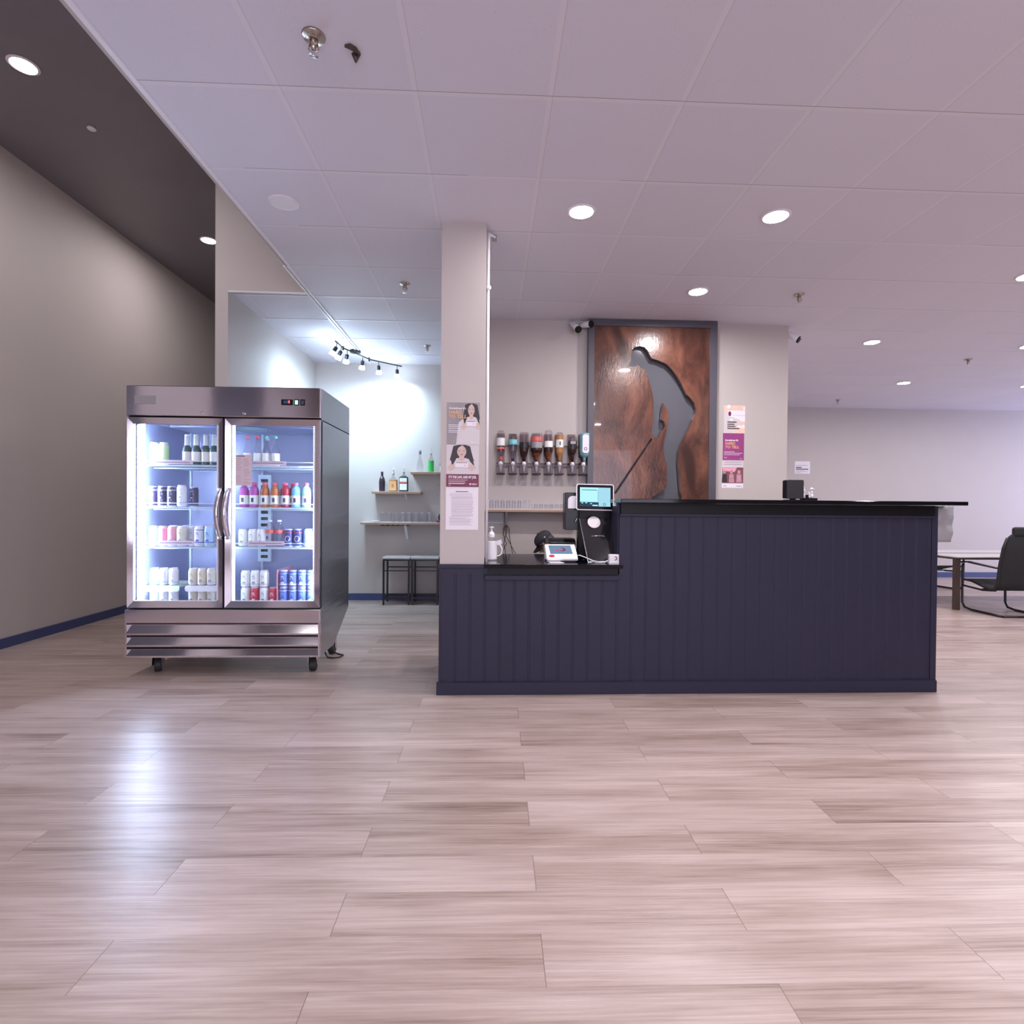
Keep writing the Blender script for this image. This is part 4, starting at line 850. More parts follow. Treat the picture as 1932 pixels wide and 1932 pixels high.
def inv(x, prof, label, square=False):
    pr = [(r, h, *m) for r, h, *m in prof]
    o = MB().lathe(pr, (x, 5.318, 0), 4 if square else 18)
    if square: o.rot(Matrix.Translation((x, 5.318, 0)) @ Matrix.Rotation(PI / 4, 4, 'Z') @ Matrix.Translation((-x, -5.318, 0)))
    o = o.build('liquor_bottle'); tag(o, label, 'bottle'); return o
B = 'bottle_clear'
def band(o_, x, z0, z1, r, m, nm='label'):
    b = MB().lathe([(r, z0), (r, z1)], (x, 5.318, 0), 18, caps=False).build(nm, m, o_, fix=False); return b
o = inv(BX[0], [(.012, 1.69, 'label_red'), (.014, 1.715, 'label_red'), (.018, 1.735, B), (.040, 1.775, B), (.041, 1.955, B), (.030, 1.985, B), (.012, 1.990)], 'clear liquor bottle with white and red label, leftmost on the pouring rack'); band(o, BX[0], 1.84, 1.915, .0415, 'label_white'); band(o, BX[0], 1.805, 1.825, .0415, 'label_red')
o = inv(BX[1], [(.012, 1.69, 'can_dark'), (.014, 1.725, B), (.018, 1.74, B), (.040, 1.79, B), (.042, 1.93, B), (.030, 1.955, B), (.01, 1.957)], 'clear liquor bottle with light blue label, second from the left on the pouring rack'); band(o, BX[1], 1.855, 1.90, .0425, 'label_blue')
o = inv(BX[2], [(.012, 1.69, 'dark_liquor'), (.016, 1.73, 'dark_liquor'), (.040, 1.785, 'dark_liquor'), (.046, 1.85, B), (.046, 1.965, B), (.040, 1.972, B)], 'square liquor bottle with slanted black label, third from the left on the pouring rack'); band(o, BX[2], 1.82, 1.875, .0465, 'label_black')
o = inv(BX[3], [(.012, 1.69, 'amber'), (.016, 1.73, 'amber'), (.045, 1.77, 'dark_liquor'), (.057, 1.80, 'dark_liquor'), (.057, 1.84, B), (.057, 1.955, B), (.050, 1.965, B)], 'wide liquor bottle with bright red band and dark spirit, middle left on the pouring rack'); band(o, BX[3], 1.885, 1.93, .0575, 'label_red'); band(o, BX[3], 1.82, 1.88, .0575, 'label_grey')
o = inv(BX[4], [(.012, 1.69, 'amber'), (.015, 1.735, 'amber'), (.038, 1.78, 'dark_liquor'), (.042, 1.81, 'dark_liquor'), (.042, 1.85, B), (.040, 1.96, B), (.036, 1.99, B), (.02, 2.0)], 'tall liquor bottle with plain white label over dark spirit, fifth on the pouring rack'); band(o, BX[4], 1.83, 1.89, .0425, 'label_white')
o = inv(BX[5], [(.012, 1.69, 'gold_liquor'), (.015, 1.735, 'gold_liquor'), (.034, 1.78, 'gold_liquor'), (.038, 1.83, 'gold_liquor'), (.038, 1.95, B), (.032, 1.975, B), (.01, 1.98)], 'golden spirit bottle with white label and small dark figure, sixth on the pouring rack'); band(o, BX[5], 1.83, 1.905, .0385, 'label_white'); MB().box(BX[5] - .006, BX[5] + .006, 5.277, 5.279, 1.85, 1.885).build('label_mark', 'ink', o)
o = inv(BX[6], [(.012, 1.69, 'dark_liquor'), (.015, 1.755, 'dark_liquor'), (.034, 1.785, 'dark_liquor'), (.040, 1.81, 'dark_liquor'), (.042, 1.89, B), (.040, 1.93, B), (.028, 1.945, B)], 'dark liquor bottle with black and white label, seventh on the pouring rack'); band(o, BX[6], 1.815, 1.895, .0425, 'label_black'); MB().prism(rrect(BX[6] - .026, BX[6] + .026, 1.862, 1.89, .004), 5.272, 5.2745).build('label_mark', 'label_grey', o)
o = inv(BX[7] + .010, [(.012, 1.69, 'gin_blue'), (.015, 1.73, 'gin_blue'), (.040, 1.755, 'gin_blue'), (.050, 1.79, 'gin_blue'), (.050, 1.965, 'gin_blue'), (.046, 1.972, 'gin_blue')], 'pale blue liquor bottle with long white label, rightmost on the pouring rack')
MB().prism(rrect(BX[7] - .018, BX[7] + .044, 1.775, 1.955, .02), 5.262, 5.270).build('label', 'paper', o)
MB().lathe([(.010, 0), (.016, 0)], (BX[7] + .012, 5.2612, 1.815), 16, 'y', caps=False).build('label_mark', 'ink', o, fix=False)

# ================================================================ BACK ROOM SHELVES, BOTTLES, STOOLS
def wshelf(x0, x1, y0, z0, z1, label):
    r_ = root('wall_shelf', label, 'shelf', ((x0 + x1) / 2, 7.1, z0))
    MB().box(x0, x1, y0, 7.199, z0, z1 - .004).build('board', 'shelf_wood', r_); MB().box(x0, x1, y0, 7.199, z1 - .004, z1).build('top_face', 'shelf_top', r_); return r_
a = wshelf(-1.508, -.885, 6.99, 1.398, 1.428, 'middle short wooden shelf with three dark bottles on the back room wall')
MB().prismx([(7.199, 1.398), (7.06, 1.398), (7.06, 1.39), (7.18, 1.33), (7.199, 1.33)], -1.10, -1.085).build('bracket', 'white_paint', a)
wshelf(-1.017, -.37, 6.99, 1.652, 1.682, 'highest wooden shelf with the green bottle on the back room wall')
a = wshelf(-1.642, -.37, 6.96, 1.004, 1.032, 'longest, lowest wooden shelf with drinking glasses on the back room wall')
for x in (-1.08, -.62): MB().prismx([(7.199, 1.004), (6.99, 1.004), (6.99, .99), (7.175, .81), (7.199, .80)], x - .014, x + .014).build('bracket', 'white_paint', a)
def bott(prof, x, z, label, y=7.09, cap=None, n=16, square=False):
    mb = MB().lathe(prof, (0, 0, 0), 4 if square else n)
    if square: mb.rot(Matrix.Diagonal((1.25, .85, 1, 1)) @ Matrix.Rotation(PI / 4, 4, 'Z'))
    o = mb.build('liquor_bottle'); tag(o, label, 'bottle')
    if cap: MB().lathe(cap[0], (0, 0, 0), 12).build('pour_spout', cap[1], o)
    o.location = (x, y, z); return o
o = bott([(.034, 0, 'bottle_black'), (.038, .008, 'bottle_black'), (.040, .13, 'bottle_black'), (.034, .165, 'bottle_black'), (.016, .20, 'bottle_black'), (.015, .255, 'bottle_black'), (.012, .257)], -1.395, 1.428, 'black round shouldered bottle, left of three on the middle back room shelf')
SP = lambda h: ([(.014, h), (.016, h + .02), (.010, h + .035), (.008, h + .05), (.004, h + .085)], 'chrome')
o2 = bott([(.055, 0, 'label_tan'), (.056, .15, B), (.040, .168, B), (.016, .19, B), (.015, .225, B)], -1.250, 1.428, 'square bottle with orange brown label and pourer, middle of three on the middle shelf', cap=SP(.22), square=True)
for q in (MB().box(-.044, .044, -.0480, -.0470, .015, .135).build('label', 'gold'), MB().prism([(.016 * math.cos(a), .075 + .026 * math.sin(a)) for a in [2 * PI * i / 9 for i in range(9)]], -.0488, -.0480).build('label_mark', 'label_tan')): q.parent = o2
o3 = bott([(.057, 0, 'bottle_dark_green'), (.060, .008, 'bottle_dark_green'), (.060, .185, 'bottle_dark_green'), (.030, .205, B), (.015, .22, B), (.014, .24, B)], -1.115, 1.428, 'dark green square bottle with white label and pourer, right of three on the middle shelf', cap=SP(.235), square=True)
for ch, off_, z0, z1, mm in ((0, 0, .02, .10, 'label_white'), (0, 0, .105, .122, 'label_red'), (0, 0, .125, .175, 'label_white')):
    q = MB().box(-.046, .046, -.0515, -.0505, z0, z1).build('label', mm); q.parent = o3
bott([(.034, 0, B), (.042, .01, B), (.044, .08, B), (.030, .15, B), (.017, .19, B), (.016, .235, 'can_dark'), (.017, .280)], -.908, 1.682, 'clear empty bottle with dark top, left on the highest back room shelf')
o4 = bott([(.036, 0, 'bottle_green'), (.038, .006, 'bottle_green'), (.036, .150, B), (.035, .165, B), (.018, .205, B), (.015, .23, B)], -.765, 1.682, 'clear bottle of bright green liqueur with pourer on the highest back room shelf', cap=SP(.225))
bott([(.036, 0, 'label_white'), (.036, .08, 'bottle_dark_green'), (.034, .12, 'bottle_dark_green'), (.014, .16, 'bottle_dark_green')], -.615, 1.682, 'bottle half hidden by the column on the highest back room shelf')
tb = tumbler(.040, .125, 'beer_glass'); xs = [-1.385 + .085 * i for i in range(8)]
for i, x in enumerate(xs):
    lb = 'clear straight glass, %s from the left on the lowest back room shelf' % ORD[i]
    if i == 0: tag(tb, lb, 'glass', 'straight glasses on the lowest back room shelf'); tb.location = (x, 7.09, 1.032)
    else: dup(tb, (x, 7.09 + (.02 if i % 2 else 0), 1.032), lb)
sa = MB().lathe([(.02, 0), (.05, .01), (.055, .022), (.05, .02), (.02, .006)], (-1.47, 7.06, 1.032), 18).build('small_dish', 'white_plastic'); tag(sa, 'small white dish at the left end of the lowest back room shelf', 'dish')
cp = MB().mat('cap_cloth').sphere((-.60, 7.08, 1.10), (.07, .08, .065)).mat('maroon').box(-.68, -.53, 7.0, 7.06, 1.032, 1.06).build('dark_cap'); tag(cp, 'dark cap partly hidden by the column at the right of the lowest back room shelf', 'hat')
wg = MB().lathe([(.035, 1.645), (.035, 1.641), (.004, 1.635), (.004, 1.54), (.012, 1.53), (.036, 1.50), (.044, 1.46), (.038, 1.405), (.036, 1.405)], (-.665, 7.09, 0), 16, caps=False).build('wine_glass', 'clear_glass'); tag(wg, 'wine glass hanging upside down under the highest back room shelf', 'glass')
wr_ = MB().bar((-.70, 6.99, 1.646), (-.70, 7.19, 1.646), .006).bar((-.63, 6.99, 1.646), (-.63, 7.19, 1.646), .006).build('glass_rack', 'chrome'); tag(wr_, 'metal hanger rails under the highest back room shelf', 'rack')
gr = MB()
for i in range(6): gr.bar((-1.38 + .066 * i, 6.99, .997), (-1.38 + .066 * i, 7.18, .997), .006, .012)
gro = gr.bar((-1.40, 6.99, .990), (-1.02, 6.99, .990), .005).build('hanger_rack', 'black_metal'); tag(gro, 'dark wire hanger rack under the left half of the lowest shelf', 'rack')
def stool(label):
    r_ = root('bar_stool', label, 'stool', (0, 0, 0), 'stools under the back room shelves')
    MB().box(-.175, .175, -.15, .15, .575, .603).build('seat', 'table_top', r_, .008)
    MB().box(-.165, .165, -.14, .14, .555, .575).build('seat_frame', 'black_metal', r_)
    for sx in (-1, 1):
        for sy in (-1, 1): MB().bar((sx * .157, sy * .132, 0), (sx * .157, sy * .132, .56), .022).build('leg', 'black_metal', r_)
    MB().bar((-.157, -.132, .09), (.157, -.132, .09), .02).bar((-.157, .132, .09), (.157, .132, .09), .02).bar((-.157, -.132, .09), (-.157, .132, .09), .02).bar((.157, -.132, .09), (.157, .132, .09), .02).bar((-.157, .132, .45), (.157, .132, .45), .016).bar((-.157, -.132, .43), (.157, -.132, .43), .012).build('footrest', 'black_metal', r_)
    return r_
s1 = stool('backless black metal stool with pale seat, left one under the back room shelves'); s1.location = (-1.165, 6.98, 0)
dup(s1, (-.808, 6.98, 0), 'backless black metal stool with pale seat, middle one under the back room shelves')
dup(s1, (-.447, 6.98, 0), 'backless black metal stool with pale seat, right one mostly behind the column')

# ================================================================ POSTERS
def panel(mb, P, pts, y, m): mb.mat(m); mb.quad(*[(P(u, v)[0], y, P(u, v)[1]) for u, v in pts]); return mb
def ell(cx, cy, rx, ry, n=20, a0=0, a1=2 * PI): return [(cx + rx * math.cos(a0 + (a1 - a0) * i / n), cy + ry * math.sin(a0 + (a1 - a0) * i / n)) for i in range(n + (0 if a1 - a0 > 6.28 else 1))]
def sheet(x0, x1, zt, zb, y, bg):   # a paper sheet facing the room, (u right, v down)
    mb = MB().mat(bg).box(x0, x1, y - .0006, y, zb, zt)
    return mb, (lambda u, v: (x0 + (x1 - x0) * u, zt - (zt - zb) * v))
def woman(mb, P, y, cx, top, s, asp):      # dark haired woman holding a card; s = scale
    U = lambda u: cx + u * s; V = lambda v: top + v * s * asp
    e = lambda a: [(U(p[0]), V(p[1])) for p in a]
    def clip(a): return [(min(max(u, .0), 1.0), min(max(v, .0), 1.0)) for u, v in a]
    L = [('photo_hair', [(-.30, .05), (-.12, .0), (.14, .0), (.30, .06), (.36, .35), (.42, .60), (.52, .80), (.48, .95), (.34, .92), (.20, .62), (-.20, .62), (-.34, .92), (-.46, .90), (-.42, .62), (-.36, .35)]),
         ('photo_light', [(-.16, .56), (.16, .56), (.42, .66), (.62, .80), (.74, 1.9), (-.74, 1.9), (-.62, .80), (-.42, .66)]),
         ('photo_skin', ell(0, .27, .165, .25)), ('photo_skin', [(-.08, .45), (.08, .45), (.11, .62), (0, .70), (-.11, .62)]),
         ('photo_hair', [(-.30, .05), (-.12, .0), (.02, .01), (-.12, .12), (-.18, .30), (-.20, .60), (-.34, .90), (-.40, .55)]), ('photo_hair', [(.02, .01), (.14, .0), (.30, .06), (.38, .50), (.46, .90), (.30, .70), (.20, .45), (.17, .25), (.12, .12)]),
         ('photo_hair', [(-.12, .24), (-.04, .245), (-.05, .262), (-.11, .262)]), ('photo_hair', [(.04, .245), (.12, .24), (.11, .262), (.05, .262)]), ('lips', ell(0, .405, .055, .018)),
         ('photo_skin', [(-.52, .95), (-.38, .80), (-.28, .86), (-.20, .80), (-.18, .86), (-.24, 1.0), (-.38, 1.10)]), ('photo_skin', [(.52, .95), (.38, .80), (.28, .86), (.20, .80), (.18, .86), (.24, 1.0), (.38, 1.10)]),
         ('paper', [(-.22, .72), (.22, .72), (.24, .94), (-.24, .94)]), ('maroon', [(-.20, .735), (.20, .735), (.20, .76), (-.20, .76)]), ('ink_soft', [(.08, .84), (.14, .84), (.14, .87), (.08, .87)])]
    for k, (m, a) in enumerate(L): panel(mb, P, clip(e(a)), y - .00008 * (k + 1), m)
def logo(mb, P, y, u, v, s, m='paper'): panel(mb, P, ell(u, v, s, s * .7, 12), y, m); panel(mb, P, [(u + s * 1.4, v - s * .2), (u + s * 3.6, v - s * .2), (u + s * 3.6, v + s * .5), (u + s * 1.4, v + s * .5)], y, m) if False else None
CY = 3.5945
x0, x1 = -.286, -.070
mb, P = sheet(x0, x1, 1.929, 1.652, CY, 'photo_grey'); panel(mb, P, [(0, .45), (.5, .45), (.3, 1), (0, 1)], CY - .00065, 'photo_grey'); woman(mb, P, CY - .0007, .74, .02, .62, .92)
panel(mb, P, ell(.765, .945, .022, .018), CY - .0030, 'paper')
p1 = mb.build('poster', fix=False); tag(p1, 'grey poster of a woman with orange words HARD TO TELL, top of the column', 'poster')
extend(MB(), text_mb("Sometimes it's", P(.06, .16)[0], P(.06, .16)[1], .019, CY - .003, bold=.0006), 'paper').build('lettering', 'paper', p1, fix=False)
t = extend(MB(), text_mb('HARD', P(.06, .27)[0], P(.06, .27)[1], .031, CY - .003, bold=.0009), 'gold'); extend(t, text_mb('TO TELL', P(.06, .37)[0], P(.06, .37)[1], .031, CY - .003, bold=.0009), 'gold'); t.build('lettering', 'gold', p1, fix=False)
t = MB().mat('paper')
for v, u1 in ((.53, .48), (.57, .40), (.61, .42), (.66, .38), (.70, .36)): panel(t, P, [(.05, v), (u1, v), (u1, v + .014), (.05, v + .014)], CY - .003, 'paper')
extend(t, text_mb('NSLC', P(.80, .965)[0], P(.80, .965)[1], .011, CY - .003), 'paper'); t.build('small_print', 'paper', p1, fix=False)
mb, P = sheet(x0 - .002, x1 - .004, 1.650, 1.374, CY, 'photo_light'); woman(mb, P, CY - .0007, .47, .0, .86, .66)
panel(mb, P, [(0, .70), (1, .70), (1, 1), (0, 1)], CY - .0022, 'maroon'); panel(mb, P, ell(.735, .935, .028, .022), CY - .0026, 'paper')
p2 = mb.build('poster', fix=False); tag(p2, "poster of a woman above a maroon band reading IT'S THE LAW, middle of the column", 'poster')
t = extend(MB(), text_mb("IT'S THE LAW, AND MY JOB.", P(.07, .80)[0], P(.07, .80)[1], .0235, CY - .0028, bold=.0009, sx=.62), 'paper')
for v, u1 in ((.835, .66), (.870, .58), (.91, .60), (.925, .55), (.96, .14)): panel(t, P, [(.07, v), (u1, v), (u1, v + .009), (.07, v + .009)], CY - .0028, 'paper')
extend(t, text_mb('NSLC', P(.78, .955)[0], P(.78, .955)[1], .015, CY - .0028, bold=.0004), 'paper'); t.build('lettering', 'paper', p2, fix=False)
mb, P = sheet(x0 - .004, x1 - .006, 1.372, 1.090, CY, 'paper')
panel(mb, P, [(.30, .10), (.69, .10), (.69, .117), (.30, .117)], CY - .0008, 'ink'); rr = random.Random(3)
v = .15
while v < .90:
    u0 = .17 if .2 < v < .68 else .11; u1 = rr.uniform(.55, .87) if v > .68 else rr.uniform(.80, .87)
    panel(mb, P, [(u0, v), (u1, v), (u1, v + .006), (u0, v + .006)], CY - .0008, 'ink_soft'); v += rr.choice((.016, .016, .024))
tag(mb.build('paper_notice', fix=False), 'white printed page, lowest of the three sheets on the column', 'sign')
# right wall strip of three
BY = 5.4095
mb, P = sheet(2.363, 2.580, 2.288, 2.008, BY, 'peach')
panel(mb, P, [(.0, .25), (.55, .3), (.75, .62), (.4, 1), (0, 1)], BY - .0008, 'photo_light'); panel(mb, P, [(.18, .18), (1, .18), (1, .58), (.80, .56), (.70, .50), (.40, .42), (.20, .40)], BY - .0010, 'paper')
for u, v, q in ((.22, .05, .09), (.95, .10, .08), (.72, .78, .09), (.90, .76, .09), (.35, .52, .07)): panel(mb, P, ell(u, v, min(q, 1 - u), q * .75), BY - .0014, 'paper')
panel(mb, P, ell(.27, .30, .07, .09), BY - .0018, 'maroon'); panel(mb, P, [(.4, .34), (1, .36), (1, .37), (.4, .35)], BY - .0018, 'ink_soft')
for v, u1 in ((.58, .60), (.66, .50), (.735, .54), (.81, .74)): panel(mb, P, [(.16, v), (u1, v), (u1, v + .04), (.16, v + .04)], BY - .0018, 'bronze')
tag(mb.build('poster', fix=False), 'peach poster with brown text, top of the strip right of the golfer board', 'poster')
mb, P = sheet(2.354, 2.573, 2.006, 1.734, BY, 'magenta'); panel(mb, P, ell(.75, .35, .25, .32), BY - .0008, 'magenta')
p5 = mb.build('poster', fix=False); tag(p5, 'magenta poster reading HARD TO TELL, middle of the strip right of the golfer board', 'poster')
t = extend(MB(), text_mb("Sometimes it's", P(.11, .285)[0], P(.11, .285)[1], .023, BY - .0015, bold=.0009), 'paper')
for v, u1 in ((.68, .56), (.73, .92), (.79, .80), (.90, .2)): panel(t, P, [(.06, v), (u1, v), (u1, v + .014), (.06, v + .014)], BY - .0015, 'paper')
extend(t, text_mb('NSLC', P(.80, .955)[0], P(.80, .955)[1], .011, BY - .0015), 'paper'); t.build('lettering', 'paper', p5, fix=False)
t = extend(MB(), text_mb('HARD', P(.11, .42)[0], P(.11, .42)[1], .038, BY - .0015, bold=.0010), 'gold'); extend(t, text_mb('TO TELL', P(.11, .555)[0], P(.11, .555)[1], .038, BY - .0015, bold=.0010), 'gold'); t.build('lettering', 'gold', p5, fix=False)
mb, P = sheet(2.347, 2.568, 1.732, 1.453, BY, 'paper'); panel(mb, P, [(.0, .0), (1, .0), (1, .23), (0, .23)], BY - .0007, 'photo_light')
panel(mb, P, [(.02, .25), (1, .25), (1, .83), (.02, .83)], BY - .0008, 'photo_red'); panel(mb, P, [(.04, .26), (.7, .26), (.6, .42), (.04, .38)], BY - .0010, 'can_pink')
for u in (.12, .45, .80): panel(mb, P, ell(u, .42, .07, .07), BY - .0014, 'photo_pink'); panel(mb, P, [(u - .10, .50), (u + .10, .50), (u + .13, .80), (u - .12, .80)], BY - .0014, 'photo_pink' if u > .3 else 'photo_hair')
for v, a, b in ((.05, .14, .90), (.13, .10, .92), (.91, .08, .22), (.915, .68, .92)): panel(mb, P, [(a, v), (b, v), (b, v + .03), (a, v + .03)], BY - .0014, 'ink_soft')
tag(mb.build('poster', fix=False), 'poster with a dark red crowd photo, bottom of strip right of golfer board', 'poster')
mb, P = sheet(5.575, 5.860, 2.118, 1.893, YB - .001, 'paper')
for v, a, b, h, m in ((.32, .08, .84, .04, 'ink_soft'), (.46, .07, .44, .08, 'ink'), (.60, .07, .88, .08, 'ink'), (.75, .07, .65, .03, 'ink_soft'), (.82, .07, .86, .03, 'ink_soft'), (.90, .07, .4, .03, 'ink_soft')): panel(mb, P, [(a, v), (b, v), (b, v + h), (a, v + h)], YB - .003, m)
tag(mb.build('paper_notice', fix=False), 'white paper notice with bold lines on the far grey wall above the monitor', 'sign')

# ================================================================ SEATING AREA
tbn = root('patio_table', 'low table with pale top and dark legs near the far wall at the right', 'table', (7.0, 7.05, 0))
MB().box(5.80, 8.6, 6.50, 7.62, .652, .668).build('tabletop', 'table_top', tbn, .004)
MB().box(5.82, 8.58, 6.52, 6.54, .630, .652).box(5.82, 8.58, 7.58, 7.60, .63, .652).box(5.82, 5.84, 6.54, 7.58, .63, .652).box(5.9, 8.5, 7.02, 7.06, .668, .671).build('table_rim', 'bronze', tbn)
for x in (5.845, 8.55):
    for y in (6.55, 7.57): MB().box(x - .028, x + .028, y - .028, y + .028, 0, .652).build('leg', 'bronze', tbn)
def patio_chair(label):     # faces +y, origin under the seat centre
    r_ = root('patio_chair', label, 'chair', (0, 0, 0), None); W_ = .27
    sl = [(.24, .375), (.14, .372), (.0, .335), (-.12, .300), (-.19, .310), (-.225, .40), (-.25, .60), (-.28, .80), (-.30, .93), (-.31, .985)]
    wd = [W_ - .015] * 7 + [W_ - .025, W_ - .055, W_ - .12]
    rings = [[(-w_, y - .006, z - .010), (w_, y - .006, z - .010), (w_, y + .010, z + .010), (-w_, y + .010, z + .010)] for (y, z), w_ in zip(sl, wd)]
    MB().ring_sweep(rings).build('sling', 'fabric_black', r_)
    MB().box(-.17, .17, -.335, -.27, .945, 1.055).build('headrest', 'fabric_black', r_, .03, 3)
    for s_ in (-1, 1):
        x = s_ * W_
        MB().tube([(s_ * (w_ + .015), y, z) for (y, z), w_ in zip(sl[:9], wd)], .014).build('side_rail', 'black_metal', r_)
        fr_ = MB().tube([(x, -.30, .014), (x, -.10, .014), (x, .14, .014), (x, .235, .03), (x, .270, .09), (x, .275, .25), (x, .275, .50), (x, .27, .57)], .014).build('sled_leg', 'black_metal', r_)
        MB().prismx([(.32, .575), (.31, .600), (.20, .612), (.0, .595), (-.23, .575), (-.23, .560), (.0, .578), (.20, .595), (.29, .58)], x - .024, x + .024).build('armrest', 'black_metal', r_)
        MB().tube([(x, .275, .30), (x * .98, -.02, .28), (x * .98, -.20, .30)], .012).build('seat_support', 'black_metal', r_)
    MB().tube([(-W_, -.30, .014), (W_, -.30, .014)], .014).tube([(-W_, -.02, .29), (W_, -.02, .29)], .012).build('cross_bar', 'black_metal', r_)
    return r_
c1 = patio_chair('black sling patio chair seen from behind, cut by the right edge of the photo'); c1.location = (6.24, 6.33, 0); c1.rotation_euler = (0, 0, -.05)
dup(c1, (7.02, 8.32, 0), 'black patio chair mostly hidden behind the right end of the bar counter', rz=PI + .1)

# ================================================================ PERSON BEHIND THE COUNTER
pe = root('person', 'person in a dark baseball cap and glasses bending low behind the low countertop', 'person', (.80, 4.98, 0))
def skinned(name, nodes, edges, material, sub=2, rootv=0):
    me = bpy.data.meshes.new(name); off = pe.location
    me.from_pydata([(n[0] - off.x, n[1] - off.y, n[2]) for n in nodes], edges, []); o = bpy.data.objects.new(name, me); COL.objects.link(o); o.parent = pe
    sk = o.modifiers.new('skin', 'SKIN'); sk.use_smooth_shade = True
    for i, n in enumerate(nodes): q = me.skin_vertices[0].data[i]; q.radius = (n[3], n[4] if len(n) > 4 else n[3]); q.use_root = (i == rootv)
    sb = o.modifiers.new('sub', 'SUBSURF'); sb.levels = sub; sb.render_levels = sub
    me.materials.append(M[material]); return o
HX, HY, HZ = .520, 4.98, .915
nd = [(.90, 5.00, .46, .13, .16), (.84, 5.0, .60, .12, .15), (.76, 4.99, .72, .12, .17), (.67, 4.97, .79, .08, .12), (.61, 4.96, .85, .055, .055), (.57, 4.955, .90, .055, .055),
      (.74, 4.80, .76, .062), (.64, 4.72, .56, .045), (.46, 4.78, .50, .032), (.40, 4.80, .50, .028), (.74, 5.16, .75, .062), (.62, 5.20, .55, .045), (.45, 5.10, .48, .032), (.39, 5.08, .48, .028),
      (.84, 4.89, .42, .095), (.46, 4.84, .46, .062), (.74, 4.86, .11, .045), (.84, 5.12, .42, .095), (.46, 5.16, .46, .062), (.74, 5.16, .11, .045), (.62, 4.86, .05, .036), (.62, 5.17, .05, .036)]
ed = [(0, 1), (1, 2), (2, 3), (3, 4), (4, 5), (3, 6), (6, 7), (7, 8), (8, 9), (3, 10), (10, 11), (11, 12), (12, 13), (0, 14), (14, 15), (15, 16), (16, 20), (0, 17), (17, 18), (18, 19), (19, 21)]
skinned('body', nd, ed, 'shirt')
for (x, y, z, s_) in ((.37, 4.80, .50, 1), (.36, 5.08, .48, -1)):
    hn = [(x + .03, y, z, .022, .030), (x - .03, y, z - .01, .020, .034)]; he = [(0, 1)]
    for k in range(4):
        yy = y + (k - 1.5) * .019; b = len(hn); ln = (.026, .031, .029, .022)[k]
        hn += [(x - .045, yy, z - .015, .0085), (x - .045 - ln, yy, z - .028, .008), (x - .045 - ln * 1.5, yy, z - .050, .007)]; he += [(1, b), (b, b + 1), (b + 1, b + 2)]
    b = len(hn); hn += [(x, y - .035 * s_, z - .008, .010), (x - .03, y - .050 * s_, z - .02, .009)]; he += [(0, b), (b, b + 1)]
    skinned('hand', hn, he, 'skin', 1)
# head: face along +x locally, then turned to -x and pitched down
R_ = Matrix.Translation((HX, HY, HZ)) @ Matrix.Rotation(PI, 4, 'Z') @ Matrix.Rotation(.80, 4, 'Y') @ Matrix.Scale(.86, 4)
hd = MB(); rings = []
for z, rx, ry, cx_ in ((-.115, .030, .030, .035), (-.105, .050, .045, .035), (-.085, .062, .056, .028), (-.06, .078, .062, .016), (-.03, .088, .068, .006), (0, .094, .072, 0), (.03, .096, .075, -.004), (.06, .092, .073, -.006), (.085, .074, .060, -.008), (.102, .045, .038, -.008), (.108, .015, .012, -.008)):
    rings.append([(cx_ + rx * math.cos(a), ry * math.sin(a), z) for a in [2 * PI * i / 22 for i in range(22)]])
hd.ring_sweep(rings).tube([(.088, 0, .012), (.104, 0, -.012), (.112, 0, -.028), (.092, 0, -.036)], [.006, .010, .013, .008])
hd.sphere((-.004, .074, -.010), (.018, .008, .030)).sphere((-.004, -.074, -.010), (.018, .008, .030))
hd.rot(R_); he_ = hd.build('head', 'skin', pe)
q = MB().sphere((.082, .030, .006), .013).sphere((.082, -.030, .006), .013); q.rot(R_); q.build('eyes', 'white_plastic', he_)
q = MB().sphere((.084, 0, -.066), (.010, .024, .006)); q.rot(R_); q.build('mouth', 'lips', he_)
q = MB().tube([(.099, .030 + .020 * math.cos(a), .004 + .018 * math.sin(a)) for a in [2 * PI * i / 14 for i in range(15)]], .0018, 6).tube([(.099, -.030 + .020 * math.cos(a), .004 + .018 * math.sin(a)) for a in [2 * PI * i / 14 for i in range(15)]], .0018, 6)
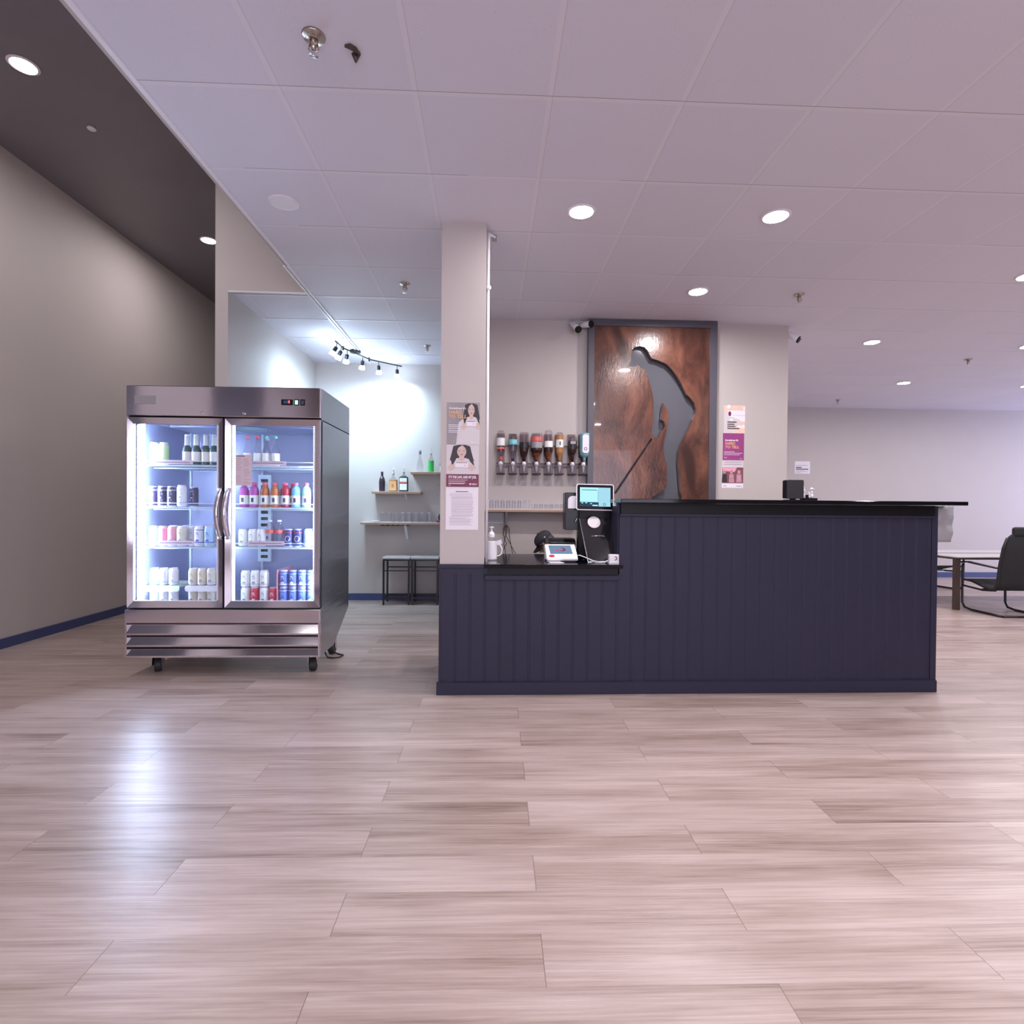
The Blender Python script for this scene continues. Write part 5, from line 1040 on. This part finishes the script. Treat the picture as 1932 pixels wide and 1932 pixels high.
q.tube([(.099, -.050, .008), (.05, -.072, .010), (-.01, -.077, .008)], .002, 6).tube([(.099, .050, .008), (.05, .072, .010), (-.01, .077, .008)], .002, 6).tube([(.099, -.010, .006), (.099, .010, .006)], .002, 6)
q.rot(R_); q.build('eyeglasses', 'black_metal', he_)
q = MB(); rings = []
for z, s_ in ((-.045, .98), (-.02, 1.02), (.01, 1.03), (.04, 1.03)): rings.append([(-.010 + .094 * s_ * math.cos(a), .077 * s_ * math.sin(a), z) for a in [PI * (.42 + 1.16 * i / 12) for i in range(13)]] + [(-.03, 0, z)])
q.ring_sweep(rings); q.rot(R_); q.build('hair', 'hair', he_)
q = MB(); rings = []
for z, rx, ry in ((.036, .104, .082), (.060, .105, .083), (.085, .098, .078), (.108, .078, .064), (.124, .048, .040), (.131, .012, .010)): rings.append([(-.006 + rx * math.cos(a), ry * math.sin(a), z) for a in [2 * PI * i / 24 for i in range(24)]])
q.ring_sweep(rings).sphere((-.006, 0, .132), .008)
q.rot(R_); cap_o = q.build('cap', 'cap_cloth', he_)
q = MB(); rings = []
for t_ in range(13):
    a = -1.15 + 2.3 * t_ / 12; ix, iy = -.006 + .098 * math.cos(a), .078 * math.sin(a); k_ = .078 * math.cos(a * 1.15) ** .6 if math.cos(a * 1.15) > 0 else 0
    zc = .040 - .020 * abs(math.sin(a)); rings.append([(ix, iy, zc), (ix + k_, iy * 1.02, zc - .018 - .016 * abs(math.sin(a))), (ix + k_, iy * 1.02, zc - .014 - .016 * abs(math.sin(a))), (ix, iy, zc + .004)])
q.ring_sweep(rings); q.rot(R_); q.build('brim', 'black_satin', cap_o)
q = MB()
for y_, z_, dy, dz in ((-.028, .070, .004, .014), (-.012, .070, .004, .014), (-.020, .070, .010, .003), (-.020, .082, .008, .003)): q.obox((.097 - abs(y_) * .1, y_, z_), (.003, 0, 0), (0, dy, 0), (0, 0, dz))
q.obox((-.03, -.0 + .079, .062), (.009, 0, 0), (0, .002, 0), (0, 0, .005)); q.rot(R_); q.build('cap_emblem', 'white_plastic', cap_o)
